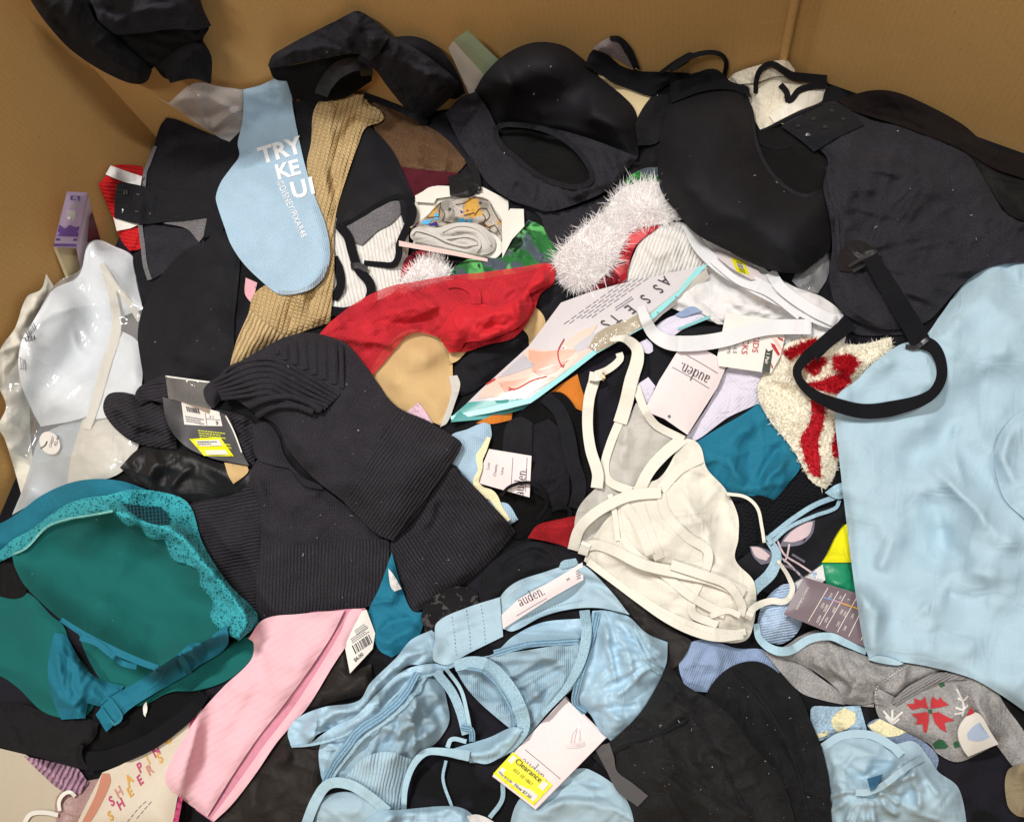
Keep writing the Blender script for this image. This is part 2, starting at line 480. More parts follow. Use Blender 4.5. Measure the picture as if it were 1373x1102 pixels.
def fur(name, parent, outline, n, length, width, mat, pc=TOP, lean=.6, bend=.6, seed=1, dirn=None, skip=()):
    rg = np.random.default_rng(seed)
    poly = curve(outline, True, 4)
    lo, hi = poly.min(0), poly.max(0)
    q = lo + (hi - lo) * rg.random((int(n * 2.6), 2)); q = q[inside(q[:, 0], q[:, 1], poly)][:n]
    for s_ in skip: q = q[~inside(q[:, 0], q[:, 1], curve(s_, True, 4))]
    m = len(q)
    z = pc.z(q[:, 0], q[:, 1]); e = 3.0
    b = P(q[:, 0], q[:, 1], z)
    du = P(q[:, 0] + e, q[:, 1], pc.z(q[:, 0] + e, q[:, 1])) - b; dv = P(q[:, 0], q[:, 1] + e, pc.z(q[:, 0], q[:, 1] + e)) - b
    nm = np.cross(dv, du); nm /= np.linalg.norm(nm, axis=1)[:, None] + 1e-12
    nm = np.where(nm[:, 2:] < 0, -nm, nm)
    d = nm + lean * rg.normal(size=(m, 3)); d /= np.linalg.norm(d, axis=1)[:, None]
    if dirn is not None: d = d + np.asarray(dirn); d /= np.linalg.norm(d, axis=1)[:, None]
    L = length * (.6 + .7 * rg.random(m))[:, None]
    bd = bend * rg.normal(size=(m, 3))
    sd = np.cross(d, nm + .22 * rg.normal(size=(m, 3))); sd /= np.linalg.norm(sd, axis=1)[:, None] + 1e-12
    b = b - nm * .0015
    rows = []
    for t, w in ((0, 1), (.35, .9), (.7, .7), (1, .12)):
        c = b + d * L * t + bd * L * t * t * .5
        rows += [c - sd * width * w * .5, c + sd * width * w * .5]
    V_ = np.stack(rows, 1).reshape(-1, 3)
    F_ = []
    for i in range(m):
        k = i * 8
        F_ += [(k, k + 1, k + 3, k + 2), (k + 2, k + 3, k + 5, k + 4), (k + 4, k + 5, k + 7, k + 6)]
    ob = link(name, V_, F_, mat, parent)
    ob['kind'] = 'stuff'
    return ob
def dashes(name, pc, path, mat, parent=None, w=1.3, on=4, off=3, dz=.0008):
    c = curve(path, False, 1.0, 200); polys = []
    k = int(on + off); tg = np.gradient(c, axis=0); tg /= np.linalg.norm(tg, axis=1)[:, None] + 1e-9
    nm = np.stack([-tg[:, 1], tg[:, 0]], 1) * w / 2
    for i in range(0, len(c) - int(on) - 1, k):
        j = i + int(on); polys.append([c[i] + nm[i], c[j] + nm[j], c[j] - nm[j], c[i] - nm[i]])
    return prints(name, pc, polys, mat, parent, dz)
def strokes(name, pc, paths, mat, w=1.5, parent=None, dz=.0006, step=2.5):
    polys = []
    for p in paths:
        c = curve(p, False, step, 70); tg = np.gradient(c, axis=0); tg /= np.linalg.norm(tg, axis=1)[:, None] + 1e-9
        nm = np.stack([-tg[:, 1], tg[:, 0]], 1) * w / 2
        for i in range(len(c) - 1):
            polys.append([c[i] + nm[i], c[i+1] + nm[i+1], c[i+1] - nm[i+1], c[i] - nm[i]])
    return prints(name, pc, polys, mat, parent, dz)
def bars(name, pc, org, ex, ey, n, mat, parent=None, seed=0, fill=.55):
    rg = random.Random(seed); org, ex, ey = map(lambda q: np.array(q, float), (org, ex, ey)); x = 0; polys = []
    ws = [rg.choice([1, 1, 2, 3]) for _ in range(2 * n)]; tot = sum(ws)
    for i, w in enumerate(ws):
        if i % 2 == 0:
            a = org + ex * x / tot; b = org + ex * (x + w) / tot; polys.append([a, b, b + ey, a + ey])
        x += w
    return prints(name, pc, polys, mat, parent)
def greek(name, pc, org, ex, ey, rows, mat, parent=None, seed=0):
    """print too small to read: broken hairlines"""
    rg = random.Random(seed); org, ex, ey = map(lambda q: np.array(q, float), (org, ex, ey)); polys = []
    for r in range(rows):
        x = 0; y = (r + .2) / rows; y2 = (r + .65) / rows
        end = .7 + .3 * rg.random()
        while x < end:
            w = .03 + .07 * rg.random()
            polys.append([org + ex * x + ey * y, org + ex * min(end, x + w) + ey * y, org + ex * min(end, x + w) + ey * y2, org + ex * x + ey * y2])
            x += w + .02
    return prints(name, pc, polys, mat, parent)
# ------------------------------------------------------------------ materials
def node(nt, t, ins=None, **pr):
    n = nt.nodes.new(t)
    for k, v in pr.items(): setattr(n, k, v)
    for k, v in (ins or {}).items():
        s = n.inputs[k]
        if isinstance(v, bpy.types.NodeSocket): nt.links.new(v, s)
        else: s.default_value = v
    return n
def mth(nt, op, a, b=None, c=None):
    ins = {0: a}
    if b is not None: ins[1] = b
    if c is not None: ins[2] = c
    return node(nt, 'ShaderNodeMath', ins, operation=op).outputs[0]
def mixc(nt, f, a, b):
    n = node(nt, 'ShaderNodeMix', data_type='RGBA')
    for i, v in ((0, f), (6, a), (7, b)):
        if isinstance(v, bpy.types.NodeSocket): nt.links.new(v, n.inputs[i])
        else: n.inputs[i].default_value = v
    return n.outputs[2]
def c4(c): return (*c, 1.0)
def hx(s):
    """sRGB hex to linear"""
    v = [int(s[i:i+2], 16) / 255 for i in (0, 2, 4)]
    return tuple(x / 12.92 if x <= .04045 else ((x + .055) / 1.055) ** 2.4 for x in v)
_mats = {}
def fabric(key, col, pat=None, per=6.0, depth=.0006, rough=.88, sheen=.02, spec=.14, grain=.00045, gs=.5, var=.3, lint=0.0, alpha=None,
           groove=0.0, lace=0.0, meshp=0.0, col2=None, trans=0.0, coat=0.0, dye=None, wrk=1.0):
    m = bpy.data.materials.new(key); m.use_nodes = True; nt = m.node_tree; nt.nodes.clear()
    out = node(nt, 'ShaderNodeOutputMaterial')
    bs = node(nt, 'ShaderNodeBsdfPrincipled', {'Roughness': rough, 'Specular IOR Level': spec, 'Sheen Weight': sheen, 'Sheen Roughness': .5})
    if coat: bs.inputs['Coat Weight'].default_value = coat
    nt.links.new(bs.outputs[0], out.inputs[0])
    uv = node(nt, 'ShaderNodeUVMap', uv_map='UVMap').outputs[0]
    px = node(nt, 'ShaderNodeVectorMath', {0: uv, 1: (100, 100, 100)}, operation='MULTIPLY').outputs[0]
    sp = node(nt, 'ShaderNodeSeparateXYZ', {0: px}); x, y = sp.outputs[0], sp.outputs[1]
    n1 = node(nt, 'ShaderNodeTexNoise', {'Vector': px, 'Scale': gs, 'Detail': 3.0, 'Roughness': .65}).outputs[0]
    n2 = node(nt, 'ShaderNodeTexNoise', {'Vector': px, 'Scale': .035, 'Detail': 4.0, 'Roughness': .6}).outputs[0]
    base = c4(col)
    lo = c4([max(0, q * (1 - var)) for q in col]); hi_ = c4([min(1, q * (1 + var)) for q in col])
    cc = mixc(nt, mth(nt, 'ADD', mth(nt, 'MULTIPLY_ADD', n1, 2.4, -1.0), mth(nt, 'MULTIPLY_ADD', n2, .8, -.2)), lo, hi_)
    if dye:
        for k, (dc, sc, thr) in enumerate(dye):
            dn = node(nt, 'ShaderNodeTexNoise', {'Vector': node(nt, 'ShaderNodeVectorMath', {0: px, 1: (37.0 * k, 11.0 * k, 5.0 * k)}, operation='ADD').outputs[0], 'Scale': sc, 'Detail': 3.0, 'Distortion': .6}).outputs[0]
            f = node(nt, 'ShaderNodeMapRange', {0: dn, 1: thr - .03, 2: thr + .03}).outputs[0]
            cc = mixc(nt, f, cc, c4(dc))
    h = mth(nt, 'MULTIPLY', n1, grain / max(depth, 1e-5))
    ph = None
    if pat in ('rib', 'ribfine'):
        wob = mth(nt, 'MULTIPLY_ADD', n2, per * 1.2, x)
        ph = mth(nt, 'POWER', mth(nt, 'ABSOLUTE', mth(nt, 'SINE', mth(nt, 'MULTIPLY', wob, math.pi / per))), .6)
    elif pat == 'knit':
        sx = mth(nt, 'ABSOLUTE', mth(nt, 'SINE', mth(nt, 'MULTIPLY', x, math.pi / per)))
        yy = mth(nt, 'MULTIPLY_ADD', sx, per * .45, y)
        sy = mth(nt, 'ABSOLUTE', mth(nt, 'SINE', mth(nt, 'MULTIPLY', yy, math.pi / (per * .75))))
        ph = mth(nt, 'MULTIPLY', mth(nt, 'POWER', sx, .6), mth(nt, 'MULTIPLY_ADD', sy, .6, .4))
    elif pat == 'check':
        a = mth(nt, 'SINE', mth(nt, 'MULTIPLY', x, math.pi / per)); b = mth(nt, 'SINE', mth(nt, 'MULTIPLY', y, math.pi / per))
        ph = mth(nt, 'MULTIPLY_ADD', mth(nt, 'MULTIPLY', a, b), .5, .5)
    elif pat == 'terry':
        vo = node(nt, 'ShaderNodeTexVoronoi', {'Vector': px, 'Scale': 1 / per}).outputs[0]
        ph = mth(nt, 'SUBTRACT', 1.0, vo)
    elif pat == 'crepe':
        ph = node(nt, 'ShaderNodeTexNoise', {'Vector': px, 'Scale': 1 / per, 'Detail': 5.0, 'Roughness': .7, 'Distortion': 1.0}).outputs[0]
    elif pat == 'zig':
        yy = mth(nt, 'ADD', y, mth(nt, 'MULTIPLY', mth(nt, 'PINGPONG', x, per), .8))
        ph = mth(nt, 'ABSOLUTE', mth(nt, 'SINE', mth(nt, 'MULTIPLY', yy, math.pi / per)))
    if ph is not None:
        h = mth(nt, 'ADD', h, ph)
        if groove:
            cc = mixc(nt, mth(nt, 'MULTIPLY', mth(nt, 'SUBTRACT', 1.0, ph), groove), cc, c4(col2 or [q * .25 for q in col]))  # darker groove colour stands in for occlusion, with some yarn contrast
    if lace or meshp:
        vo = node(nt, 'ShaderNodeTexVoronoi', {'Vector': px, 'Scale': 1 / (lace or meshp), 'Randomness': 1.0 if lace else .25}, feature='DISTANCE_TO_EDGE').outputs[0]
        thr = mth(nt, 'LESS_THAN', vo, .16 if lace else .2)
        if lace:
            fl = node(nt, 'ShaderNodeTexNoise', {'Vector': px, 'Scale': .55 / lace, 'Detail': 1.0, 'Distortion': 1.5}).outputs[0]
            thr = mth(nt, 'MAXIMUM', thr, mth(nt, 'GREATER_THAN', fl, .5))
        al = mth(nt, 'MULTIPLY_ADD', thr, .75, .25 if lace else .3)
        nt.links.new(al, bs.inputs['Alpha']); h = mth(nt, 'ADD', h, thr)
    elif alpha is not None:
        nt.links.new(mth(nt, 'MULTIPLY_ADD', n2, .3, alpha - .15), bs.inputs['Alpha'])
    if lint:
        vo = node(nt, 'ShaderNodeTexVoronoi', {'Vector': px, 'Scale': 1 / 26.0})
        dark = mth(nt, 'LESS_THAN', vo.outputs[0], .032)
        pick = mth(nt, 'GREATER_THAN', node(nt, 'ShaderNodeSeparateColor', {0: vo.outputs[1]}).outputs[0], 1 - lint)
        cc = mixc(nt, mth(nt, 'MULTIPLY', dark, pick), cc, (.55, .55, .55, 1))
    nt.links.new(cc, bs.inputs['Base Color'])
    if trans: bs.inputs['Transmission Weight'].default_value = 0
    # small creases every worn-soft cloth carries
    mp = node(nt, 'ShaderNodeMapping', {'Vector': px, 'Scale': (.014, .034, 1), 'Rotation': (0, 0, .5)}).outputs[0]
    w1 = node(nt, 'ShaderNodeTexNoise', {'Vector': mp, 'Scale': 1.0, 'Detail': 1.5, 'Roughness': .35, 'Distortion': 1.2}).outputs[0]
    mp2 = node(nt, 'ShaderNodeMapping', {'Vector': px, 'Scale': (.036, .013, 1), 'Rotation': (0, 0, -.3)}).outputs[0]
    w2 = node(nt, 'ShaderNodeTexNoise', {'Vector': mp2, 'Scale': 1.0, 'Detail': 1.0, 'Roughness': .35, 'Distortion': 1.6}).outputs[0]
    f1 = mth(nt, 'SUBTRACT', 1.0, mth(nt, 'POWER', mth(nt, 'ABSOLUTE', mth(nt, 'MULTIPLY_ADD', w1, 2.4, -1.2)), 1.15))
    f2 = mth(nt, 'SUBTRACT', 1.0, mth(nt, 'POWER', mth(nt, 'ABSOLUTE', mth(nt, 'MULTIPLY_ADD', w2, 2.4, -1.2)), 1.15))
    bw = node(nt, 'ShaderNodeBump', {'Height': mth(nt, 'ADD', f1, mth(nt, 'MULTIPLY', f2, .7)), 'Distance': .0017 * wrk, 'Strength': 1.0})
    bp = node(nt, 'ShaderNodeBump', {'Height': h, 'Distance': depth, 'Strength': 1.0, 'Normal': bw.outputs[0]})
    nt.links.new(bp.outputs[0], bs.inputs['Normal'])
    _mats[key] = m
    return m
FURB = None
def plain(key, col, rough=.6, spec=.3, metal=0.0, grain=.02):
    m = bpy.data.materials.new(key); m.use_nodes = True; nt = m.node_tree
    bs = nt.nodes['Principled BSDF']; bs.inputs['Roughness'].default_value = rough; bs.inputs['Specular IOR Level'].default_value = spec
    bs.inputs['Metallic'].default_value = metal
    tc = node(nt, 'ShaderNodeTexCoord').outputs['Object']
    n = node(nt, 'ShaderNodeTexNoise', {'Vector': tc, 'Scale': 140.0, 'Detail': 3.0}).outputs[0]
    nt.links.new(mixc(nt, n, c4([q * (1 - 3 * grain) for q in col]), c4([min(1, q * (1 + 2 * grain)) for q in col])), bs.inputs['Base Color'])
    return m
def plastic(key, tint=(1, 1, 1), cloud=.06, rough=.07, scale=.05, depth=.002, boost=1.0):
    m = bpy.data.materials.new(key); m.use_nodes = True; nt = m.node_tree; nt.nodes.clear()
    out = node(nt, 'ShaderNodeOutputMaterial')
    uv = node(nt, 'ShaderNodeUVMap', uv_map='UVMap').outputs[0]
    px = node(nt, 'ShaderNodeVectorMath', {0: uv, 1: (100, 100, 100)}, operation='MULTIPLY').outputs[0]
    n = node(nt, 'ShaderNodeTexNoise', {'Vector': px, 'Scale': scale, 'Detail': 3.0, 'Distortion': 1.2}).outputs[0]
    rd = mth(nt, 'ABSOLUTE', mth(nt, 'MULTIPLY_ADD', n, 2.0, -1.0))
    bp = node(nt, 'ShaderNodeBump', {'Height': mth(nt, 'POWER', rd, .8), 'Distance': depth, 'Strength': 1.0}).outputs[0]
    fr = node(nt, 'ShaderNodeFresnel', {'IOR': 1.5, 'Normal': bp}).outputs[0]
    tr = node(nt, 'ShaderNodeBsdfTransparent', {'Color': c4(tint)}).outputs[0]
    df = node(nt, 'ShaderNodeBsdfDiffuse', {'Color': (.85, .87, .9, 1)}).outputs[0]
    gl = node(nt, 'ShaderNodeBsdfGlossy', {'Roughness': rough, 'Normal': bp}).outputs[0]
    a = node(nt, 'ShaderNodeMixShader', {0: cloud, 1: tr, 2: df}).outputs[0]
    b = node(nt, 'ShaderNodeMixShader', {0: mth(nt, 'MINIMUM', mth(nt, 'MULTIPLY', fr, boost), .11), 1: a, 2: gl}).outputs[0]
    nt.links.new(b, out.inputs[0])
    return m
def cardboard():
    m = bpy.data.materials.new('corrugated_cardboard'); m.use_nodes = True; nt = m.node_tree
    bs = nt.nodes['Principled BSDF']; bs.inputs['Roughness'].default_value = .85; bs.inputs['Specular IOR Level'].default_value = .2
    uv = node(nt, 'ShaderNodeUVMap', uv_map='UVMap').outputs[0]
    a = node(nt, 'ShaderNodeTexNoise', {'Vector': uv, 'Scale': 260.0, 'Detail': 4.0, 'Roughness': .7}).outputs[0]
    st = node(nt, 'ShaderNodeMapping', {'Vector': uv, 'Scale': (30, 18, 1)}).outputs[0]
    b = node(nt, 'ShaderNodeTexNoise', {'Vector': st, 'Scale': 1.0, 'Detail': 2.0}).outputs[0]
    c = node(nt, 'ShaderNodeTexNoise', {'Vector': uv, 'Scale': 7.0, 'Detail': 4.0}).outputs[0]
    s = mth(nt, 'ADD', mth(nt, 'MULTIPLY_ADD', a, .9, -.2), mth(nt, 'MULTIPLY_ADD', mth(nt, 'ADD', b, c), .22, -.12))
    cc = mixc(nt, s, c4(hx('c4995b')), c4(hx('dab178')))
    fl = node(nt, 'ShaderNodeTexVoronoi', {'Vector': uv, 'Scale': 120.0})
    sp = mth(nt, 'MULTIPLY', mth(nt, 'LESS_THAN', fl.outputs[0], .10), mth(nt, 'GREATER_THAN', node(nt, 'ShaderNodeSeparateColor', {0: fl.outputs[1]}).outputs[0], .55))
    cc = mixc(nt, mth(nt, 'MULTIPLY', sp, .45), cc, c4(hx('6b4a20')))
    fxc = node(nt, 'ShaderNodeSeparateXYZ', {0: uv}).outputs[0]
    flc = mth(nt, 'MULTIPLY_ADD', mth(nt, 'SINE', mth(nt, 'MULTIPLY', fxc, 2 * math.pi / .0075)), .03, .03)
    cc = mixc(nt, flc, cc, c4(hx('8f6a38')))
    sc_ = node(nt, 'ShaderNodeTexNoise', {'Vector': node(nt, 'ShaderNodeMapping', {'Vector': uv, 'Scale': (9, 40, 1), 'Rotation': (0, 0, .4)}).outputs[0], 'Scale': 1.0, 'Detail': 5.0, 'Roughness': .75}).outputs[0]
    cc = mixc(nt, mth(nt, 'MULTIPLY', node(nt, 'ShaderNodeMapRange', {0: sc_, 1: .62, 2: .72}).outputs[0], .22), cc, c4(hx('e3c592')))
    nt.links.new(cc, bs.inputs['Base Color'])
    fx = node(nt, 'ShaderNodeSeparateXYZ', {0: uv}).outputs[0]
    flu = mth(nt, 'SINE', mth(nt, 'MULTIPLY', fx, 2 * math.pi / .007))
    h = mth(nt, 'ADD', mth(nt, 'MULTIPLY', flu, .06), a)
    nt.links.new(node(nt, 'ShaderNodeBump', {'Height': h, 'Distance': .00022, 'Strength': .7}).outputs[0], bs.inputs['Normal'])
    return m

CARD = cardboard()
BLK = fabric('black_jersey', hx('1c1c20'), var=.5, grain=.0004, lint=.35, sheen=.02)
BLK2 = fabric('black_power_mesh', hx('2a292f'), var=.5, pat='crepe', per=5, depth=.0006, lint=.2, sheen=.02)
BLKSMOOTH = fabric('black_smooth_microfibre', hx('17171c'), wrk=.2, var=.4, grain=.0007, rough=.74, sheen=.0, spec=.22, lint=.35)
BLKSATIN = fabric('black_satin', hx('0f0f12'), grain=.0001, rough=.5, spec=.35, sheen=.1)
BLKBROWN = fabric('brown_black_elastic', hx('17100f'), pat='rib', per=3, depth=.0004, sheen=.02)
BLKDEEP = fabric('black_lining_and_shade', hx('0a0a0b'), grain=.0003, sheen=.05, lint=.1)  # real linings, also shade painted into a few inner faces
BLKLACE = fabric('black_lace', hx('121214'), lace=6, depth=.0008)
BLKELAST = fabric('black_elastic', hx('121216'), wrk=.3, pat='check', per=2.2, depth=.00015, sheen=.02)
NAVYPT = fabric('navy_pointelle_knit', hx('14161c'), pat='zig', per=6, depth=.0015, groove=.8, sheen=.02)
SOCKDK = fabric('charcoal_rib_knit', hx('302e34'), var=.5, wrk=.3, pat='rib', per=4.6, depth=.0018, sheen=.02, lint=.45, groove=.6, grain=.0005)
SOCKDKF = fabric('charcoal_flat_knit', hx('2f2d33'), var=.5, wrk=.3, pat='knit', per=3.4, depth=.0006, sheen=.02, lint=.45, groove=.2, grain=.0005)
GREYLIN = fabric('grey_marl_lining', hx('6d6b6e'), var=.4, grain=.0005)
LBLUEK = fabric('pale_blue_sock_knit', hx('a8c4d9'), var=.1, wrk=.3, pat='knit', per=2.6, depth=.0004, sheen=.02, groove=.08)
LBLUE = fabric('pale_blue_jersey', hx('a6c0ce'), wrk=.55, grain=.0002, sheen=.02, var=.05, rough=.75)
BSATIN = fabric('pale_blue_satin', hx('a2c2d6'), wrk=1.3, grain=.00015, rough=.48, spec=.45, sheen=.1, var=.06)
BSATIN2 = fabric('blue_elastic_trim', hx('9cbccd'), wrk=.3, pat='check', per=2.4, depth=.00015, rough=.6)
BMESH = fabric('pale_blue_mesh', hx('a3c0d1'), alpha=.86, pat='rib', per=2.6, depth=.0005, var=.05)
BTRIM = fabric('blue_zigzag_elastic', hx('86adc8'), pat='rib', per=4, depth=.0015)
GLIT = fabric('silvery_blue_elastic', hx('a9c9d8'), gs=.9, grain=.0006, rough=.5, spec=.4, var=.14)
TAN = fabric('tan_chunky_knit', hx('c6ab7c'), wrk=.3, pat='knit', per=6.5, depth=.0024, sheen=.02, groove=.3, col2=hx('8d7044'), grain=.0008)
TANRIB = fabric('tan_open_rib', hx('c9ae80'), wrk=.3, pat='rib', per=6.0, depth=.002, sheen=.02, groove=.6, col2=hx('33261a'), grain=.0008)
RED = fabric('red_satin', hx('c62631'), grain=.0004, rough=.7, spec=.16, wrk=1.2, var=.1)
REDM = fabric('red_tulle', hx('d93541'), alpha=.55, pat='check', per=3.0, depth=.0006, rough=.85, spec=.08, gs=.8, wrk=1.6)
REDK = fabric('red_waffle_knit', hx('c51f22'), pat='rib', per=5, depth=.0012, groove=.3)
REDP = fabric('red_plaid', hx('a3202c'), dye=[(hx('c9565a'), .03, .55), (hx('5b1720'), .045, .6)], grain=.0004)
REDL = fabric('red_lace', hx('9d1f26'), pat='crepe', per=6, depth=.001)
BURG = fabric('burgundy_jersey', hx('4c1722'), grain=.0003)
WHITE = fabric('white_jersey', hx('d9d7d6'), grain=.0003, var=.05)
WHRIB = fabric('white_rib_knit', hx('dcd9d4'), pat='rib', per=5, depth=.001, var=.05, groove=.1)
IVORY = fabric('ivory_microfibre', hx('dedacd'), grain=.0002, var=.05, rough=.7)
IVBAND = fabric('ivory_elastic', hx('dfdbcf'), wrk=.3, pat='check', per=2.2, depth=.00015, var=.04)
IVMESH = fabric('ivory_power_mesh', hx('ebe8e0'), alpha=.5, pat='check', per=2.2, depth=.0004, var=.05)
IVLACE = fabric('ivory_lace', hx('e2dac6'), pat='crepe', per=9, depth=.003, var=.1)
WHELAST = fabric('white_elastic', hx('d9d9db'), wrk=.3, pat='check', per=2.2, depth=.00015, var=.03)
LAV = fabric('lavender_jersey', hx('d5d0e0'), pat='check', per=3, depth=.0004, var=.04)
TEALC = fabric('teal_jersey', hx('1f6f8a'), grain=.0002, var=.1, rough=.7)
TEALIN = fabric('teal_cup_lining', hx('175f5c'), wrk=.25, grain=.0004, var=.08, lint=.15)
TEALLACE = fabric('teal_lace', hx('3aa0ab'), lace=4.2, depth=.0016, var=.35)
TEALMESH = fabric('teal_fishnet_lace', hx('258291'), lace=5, depth=.001)
TEALSAT = fabric('teal_satin_elastic', hx('1c6c82'), grain=.0004, rough=.75, spec=.2, var=.06)
BEIGE = fabric('beige_microfibre', hx('c7a878'), wrk=.25, grain=.0002, var=.05, rough=.7)
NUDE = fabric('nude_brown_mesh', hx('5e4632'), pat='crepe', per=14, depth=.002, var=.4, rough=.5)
PINK = fabric('pink_pinstripe_jersey', hx('e3b7c1'), wrk=.3, pat='rib', per=9, depth=.0003, groove=.10, col2=hx('d79fb0'), var=.03)
PINKS = fabric('pink_satin', hx('d9a2ac'), var=.08)
GREYK = fabric('grey_marl_jersey', hx('9b9998'), grain=.0006, gs=.35, var=.3, sheen=.02)
GREYC = fabric('light_grey_cloth', hx('c3c0ba'), grain=.0003, var=.05)
DENIM = fabric('slate_blue_knit', hx('8fa3c4'), pat='rib', per=3, depth=.0004, var=.1)
YEL = fabric('yellow_jersey', hx('e3dd1c'), var=.05)
GRN = fabric('green_satin', hx('1d8a62'), rough=.4, spec=.5, var=.1, grain=.0001)
GRNDYE = fabric('green_tie_dye', hx('2c6b38'), dye=[(hx('4b5560'), .03, .52), (hx('5fae62'), .035, .6), (hx('16301d'), .05, .62)], rough=.5, grain=.0002)
ORNG = fabric('orange_jersey', hx('c9762c'), var=.1)
SHEER = fabric('sheer_black_nylon', hx('2f2b29'), alpha=.8, rough=.55, var=.2, grain=.0001)
CREAMTERRY = fabric('cream_terry', hx('e8e2cf'), wrk=.3, pat='terry', per=5, depth=.002, var=.08)
REDTERRY = fabric('red_terry', hx('b8202b'), pat='terry', per=5, depth=.002, var=.12)
def furmat(key, col):
    m = bpy.data.materials.new(key); m.use_nodes = True; nt = m.node_tree; nt.nodes.clear()
    out = node(nt, 'ShaderNodeOutputMaterial')
    n = node(nt, 'ShaderNodeTexNoise', {'Vector': node(nt, 'ShaderNodeTexCoord').outputs['Object'], 'Scale': 60.0}).outputs[0]
    c = mixc(nt, n, c4([q * .92 for q in col]), c4(col))
    a = node(nt, 'ShaderNodeBsdfDiffuse', {'Color': c}).outputs[0]; b = node(nt, 'ShaderNodeBsdfTranslucent', {'Color': c}).outputs[0]
    nt.links.new(node(nt, 'ShaderNodeMixShader', {0: .28, 1: a, 2: b}).outputs[0], out.inputs[0])
    return m
FURW = furmat('white_eyelash_fur', hx('fefcfc'))
FURC = furmat('cream_pile', hx('f2ecdc')); FURR = furmat('red_pile', hx('c4202c'))
SHARD = fabric('printed_cloth', hx('b8b2a8'), grain=.0002, dye=[(hx('8b8780'), .03, .5), (hx('c79a4a'), .035, .58), (hx('2a2740'), .04, .6), (hx('4aa0d0'), .045, .66), (hx('5a4632'), .03, .63)])
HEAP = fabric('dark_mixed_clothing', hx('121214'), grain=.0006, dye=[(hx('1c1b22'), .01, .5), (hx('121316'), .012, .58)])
PAPER = plain('tag_card_blush', hx('e3d6d6'), .55); PAPERW = plain('tag_card_white', hx('dedad3'), .55)
CREAMCARD = plain('cream_card', hx('d9c79c'), .6); CARTONW = plain('white_carton', hx('dcd8cf'), .5); MINT = plain('mint_carton', hx('a9bd9b'), .5)
LILAC = plain('lilac_carton', hx('cdb9d8'), .45); LILACS = plain('lilac_carton_edge', hx('cbb9cc'), .45); KRAFTIN = plain('carton_inside', hx('c6b790'), .7)
INK = plain('black_ink', hx('34323a'), .6); INKG = plain('grey_ink', hx('77727a'), .6); INKR = plain('red_ink', hx('b8343a'), .6)
CHARC = plain('charcoal_card', hx('4b4a4d'), .5); YELST = plain('yellow_sticker', hx('e9e417'), .45); YINK = plain('yellow_ink', hx('cfd33a'), .5)
WPRINT = fabric('white_knit_print', hx('eef0f2'), pat='knit', per=2.6, depth=.0004, var=.04)
GPRINT = fabric('grey_white_knit_print', hx('cfdbe6'), pat='knit', per=2.6, depth=.0004, var=.04)
PURPLE = plain('purple_ink', hx('7a5aa6'), .5); AQUA = plain('aqua_edge', hx('8fd3d6'), .3, .5); TEALCARD = plain('teal_card', hx('4d9a98'), .35, .5)
PKGW = plain('glossy_white_print', hx('cbc6c8'), .25, .5); SKIN = plain('skin_tone_print', hx('d7a58f'), .22, .5); SKIN2 = plain('pale_skin_tone_print', hx('e4c2b4'), .22, .5); SKIN3 = plain('shaded_skin_tone_print', hx('b97f6a'), .22, .5)
GREYPR = plain('grey_print', hx('b9b6bd'), .22, .5)
PLUM = plain('plum_card', hx('6a5a62'), .4, .4); MAG = plain('magenta_ink', hx('b23c6a'), .5); OCH = plain('ochre_ink', hx('c9973a'), .5)
METAL = plain('dark_metal', hx('8b8b90'), .3, .5, .9); METALB = plain('black_metal', hx('2a2a2e'), .35, .5); WHPL = plain('white_plastic', hx('dedbd2'), .35)
CLEAR = plastic('clear_film'); BAGF = plastic('crinkled_bag_film', cloud=.12, scale=.012, depth=.0008, boost=1.0, rough=.06); CLEAR2 = plastic('smoky_film', tint=(.8, .72, .64), cloud=.12, scale=.04, depth=.003, boost=1.2)
PALEB = fabric('white_blue_moulded_foam', hx('e4ebf1'), wrk=.25, grain=.0001, var=.03, rough=.6)
STEEL = fabric('steel_blue_film', hx('b4bfc6'), wrk=.25, grain=.0001, rough=.35, spec=.5, var=.08)
MAUVE = fabric('mauve_shirred_satin', hx('b78fa6'), pat='rib', per=7, depth=.004, rough=.4, groove=.5, col2=hx('6e4a66'))
LEAFP = plain('pale_pink_yarn', hx('c9b5b9'), .9); LEAFG = plain('grey_yarn', hx('6c6a78'), .9)
PSET = plain('red_flock_print', hx('b5353b'), .9); PGRN = plain('green_flock_print', hx('2f5d3f'), .9); PWHT = plain('white_flock_print', hx('d8d6d2'), .9)
CREAMY = fabric('cream_plush', hx('e4dcb4'), pat='terry', per=4, depth=.001, var=.06)
STCH = plain('charcoal_thread', hx('3c3b42'), .9, .1)
# ------------------------------------------------------------------ the setting: cardboard bin and the heap under everything
def wall(name, a, b, n):
    d = b - a; L = np.linalg.norm(d[:2]); d = d / np.linalg.norm(d)
    m = 24; k = 10; T_ = .007
    zz = np.linspace(-.25, .55, k); ss = np.linspace(0, L, m)
    V_, uv = [], []
    for lay in (0, 1):
        for z in zz:
            for s in ss:
                bow = .006 * math.sin(math.pi * s / L) * (1 if lay == 0 else 1) * -1
                p = a + d * s - n * (T_ * lay) + n * bow; V_.append((p[0], p[1], z)); uv.append((s + 3 * lay, z))
    F_ = []; q = m * k
    for i in range(k - 1):
        for j in range(m - 1):
            c = i * m + j; f = (c, c + 1, c + m + 1, c + m)
            F_.append(f); F_.append(tuple(x + q for x in f[::-1]))
    for j in range(m - 1):
        c = (k - 1) * m + j; F_.append((c, c + 1, c + 1 + q, c + q))
    ob = link(name, V_, F_, CARD, None, uv)
    ob['kind'] = 'structure'
    return ob
